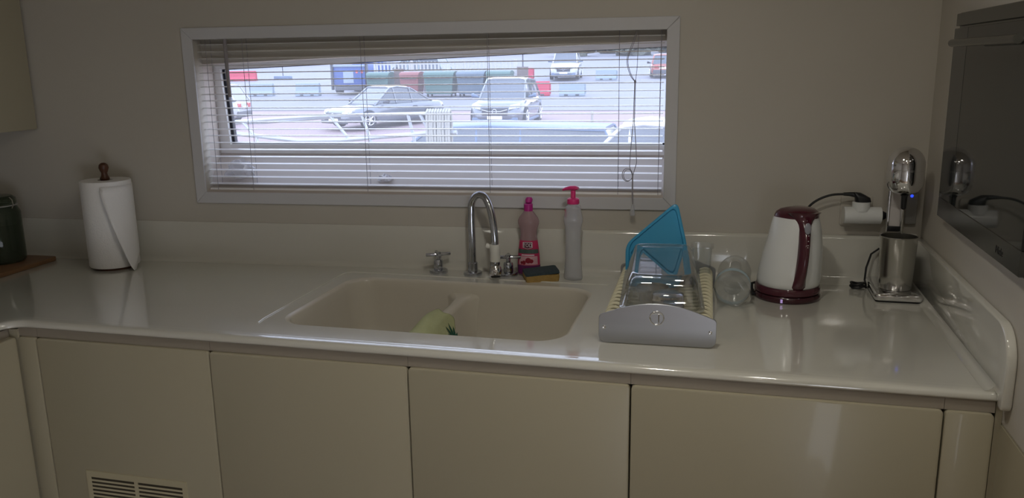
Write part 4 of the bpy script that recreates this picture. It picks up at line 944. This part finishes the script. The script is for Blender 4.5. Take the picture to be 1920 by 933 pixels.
bb = MB().box((-.30, -.03, 0), (.30, .03, 1.45)).build('notice_board', 'brown_board', None, smooth=0, bevel=.01, loc=(-10.58, 41.85, gz(41.85))); tag(bb, 'plain brown upright board at the end of the bin row', 'board')
bb = MB().box((-.28, -.03, 0), (.28, .03, 1.45)).build('notice_board', 'brown_board', None, smooth=0, bevel=.01, loc=(-17.28, 41.3, gz(41.3))); tag(bb, 'plain brown upright board between the green and the red bin', 'board')
fy_ = 42.1
fc = thing('picket_fence', 'white picket fence behind the row of waste bins', 'fence', (-14.9, fy_, gz(fy_)))
for x in (-4.1, -1.95, .98, 3.9): MB().box((x-.05, -.05, 0), (x+.05, .05, 1.85)).build('post', 'fence_white', fc, smooth=0)
for z in (.35, 1.62): MB().box((-4.1, -.02, z), (3.9, .02, z+.07)).build('rail', 'fence_white', fc, smooth=0)
x = -3.95
while x < 3.9:
    MB().prism([(x-.045, .1), (x+.045, .1), (x+.045, 1.74), (x, 1.80), (x-.045, 1.74)], -.045, -.022, 'y').build('picket', 'fence_white', fc, smooth=0); x += .21
bo = thing('bollard', 'thin grey bollard on the brick paving', 'bollard', (-4.7, 28.0, gz(28.0)))
MB().lathe([(.09, 0), (.09, .03), (.045, .05), (.04, .44), (.055, .46), (.05, .50), (.0001, .51)], 16).build('post', 'grey_plastic', bo)
sn = thing('sign_post', 'thin dark pole with a low base in the open car park', 'pole', (-33.6, 58.0, gz(58)))
MB().tube([(0, 0, .05), (0, 0, 2.0)], .035, 8).build('pole', 'trim_dark', sn); MB().box((-.65, -.3, 0), (.65, .3, .28)).build('base', 'slate_paint', sn, bevel=.05)
sn = thing('lamp_post', 'thin dark lamp post behind the picket fence', 'pole', (-16.1, 64.6, gz(64.6)))
MB().tube([(0, 0, 0), (0, 0, 2.6)], [.06, .04], 8).build('pole', 'trim_dark', sn); MB().box((-.25, -.08, 2.6), (.25, .08, 2.72)).build('lamp_head', 'trim_dark', sn, bevel=.02)
# trees along the far edge
from mathutils import noise as _nz
for k in range(9):
    x = -18 + k*3.6; y = 98 + (9 if k % 2 else 0); h = 4.2 + 1.6*random.random()
    t = thing('distant_tree', 'hazy bushy tree at the far edge of the car park', 'tree', (x, y, gz(y)), 0, 'trees at the far edge of the car park')
    MB().tube([(0, 0, 0), (.1, 0, h*.5)], [.22, .12], 8).build('trunk', 'bark', t)
    bm = bmesh.new(); bmesh.ops.create_icosphere(bm, subdivisions=4, radius=1)
    for v in bm.verts:
        n_ = _nz.noise(v.co*2.5 + Vector((k*7, 0, 0)))*.35 + _nz.noise(v.co*7 + Vector((0, k*3, 0)))*.25
        v.co *= (1 + n_); v.co = Vector((v.co.x*2.7, v.co.y*2.0, max(0.0, h*.42 + v.co.z*h*.5)))
    me = bpy.data.meshes.new('crown'); bm.to_mesh(me); bm.free(); me.materials.append(M['leaf_far'])
    o = bpy.data.objects.new('crown', me); COL.objects.link(o); o.parent = t

# guard rail and rope on the deck outside
RY = 5.4
gr_ = thing('guard_rail', 'pale tubular guard rail on the side deck outside the window', 'railing', (0, RY, Z0))
def rt(pts, r, nm): MB().tube(pts, r, 10).build(nm, 'rail_tube', gr_)
rt([(-5.6, 0, .05), (-4.48, 0, .087), (-4.14, 0, .108), (-3.60, 0, .140), (-2.55, 0, .165), (-2.35, 0, .16)], .016, 'top_rail')
rt([(-5.6, 0, .03), (-4.488, 0, -.022), (-3.83, 0, -.085), (-3.4, 0, -.075), (-2.58, 0, -.008), (-2.3, 0, .0)], .020, 'lower_rail')
rt([(-5.2, .05, .06), (-4.2, .05, .075), (-3.5, .05, .125)], .012, 'mid_rail')
for (x, zt, x2) in ((-4.40, .09, -4.26), (-3.50, .14, -3.33), (-3.19, .15, -3.12), (-2.75, .155, -2.70), (-2.64, .16, -2.52)):
    rt([(x, 0, zt), (x2, 0, -.06), (x2+.05, 0, -.35)], .014, 'stanchion')
rp_ = thing('rope_coil', 'bundle of white rope hanging over the guard rail', 'rope', (-2.455, RY-.03, Z0))
for k in range(9):
    x = -.10 + .025*k
    MB().tube([(x, .045, -.10), (x+.003*sin(k), .050, .10), (x, .030, .19), (x+.004, 0, .197), (x+.002, -.020, .18), (x+.005*sin(k*2), -.028, .05), (x, -.024, -.15 + .02*sin(k*1.7))], .0125, 8).build('rope_strand', 'rope_white', rp_)
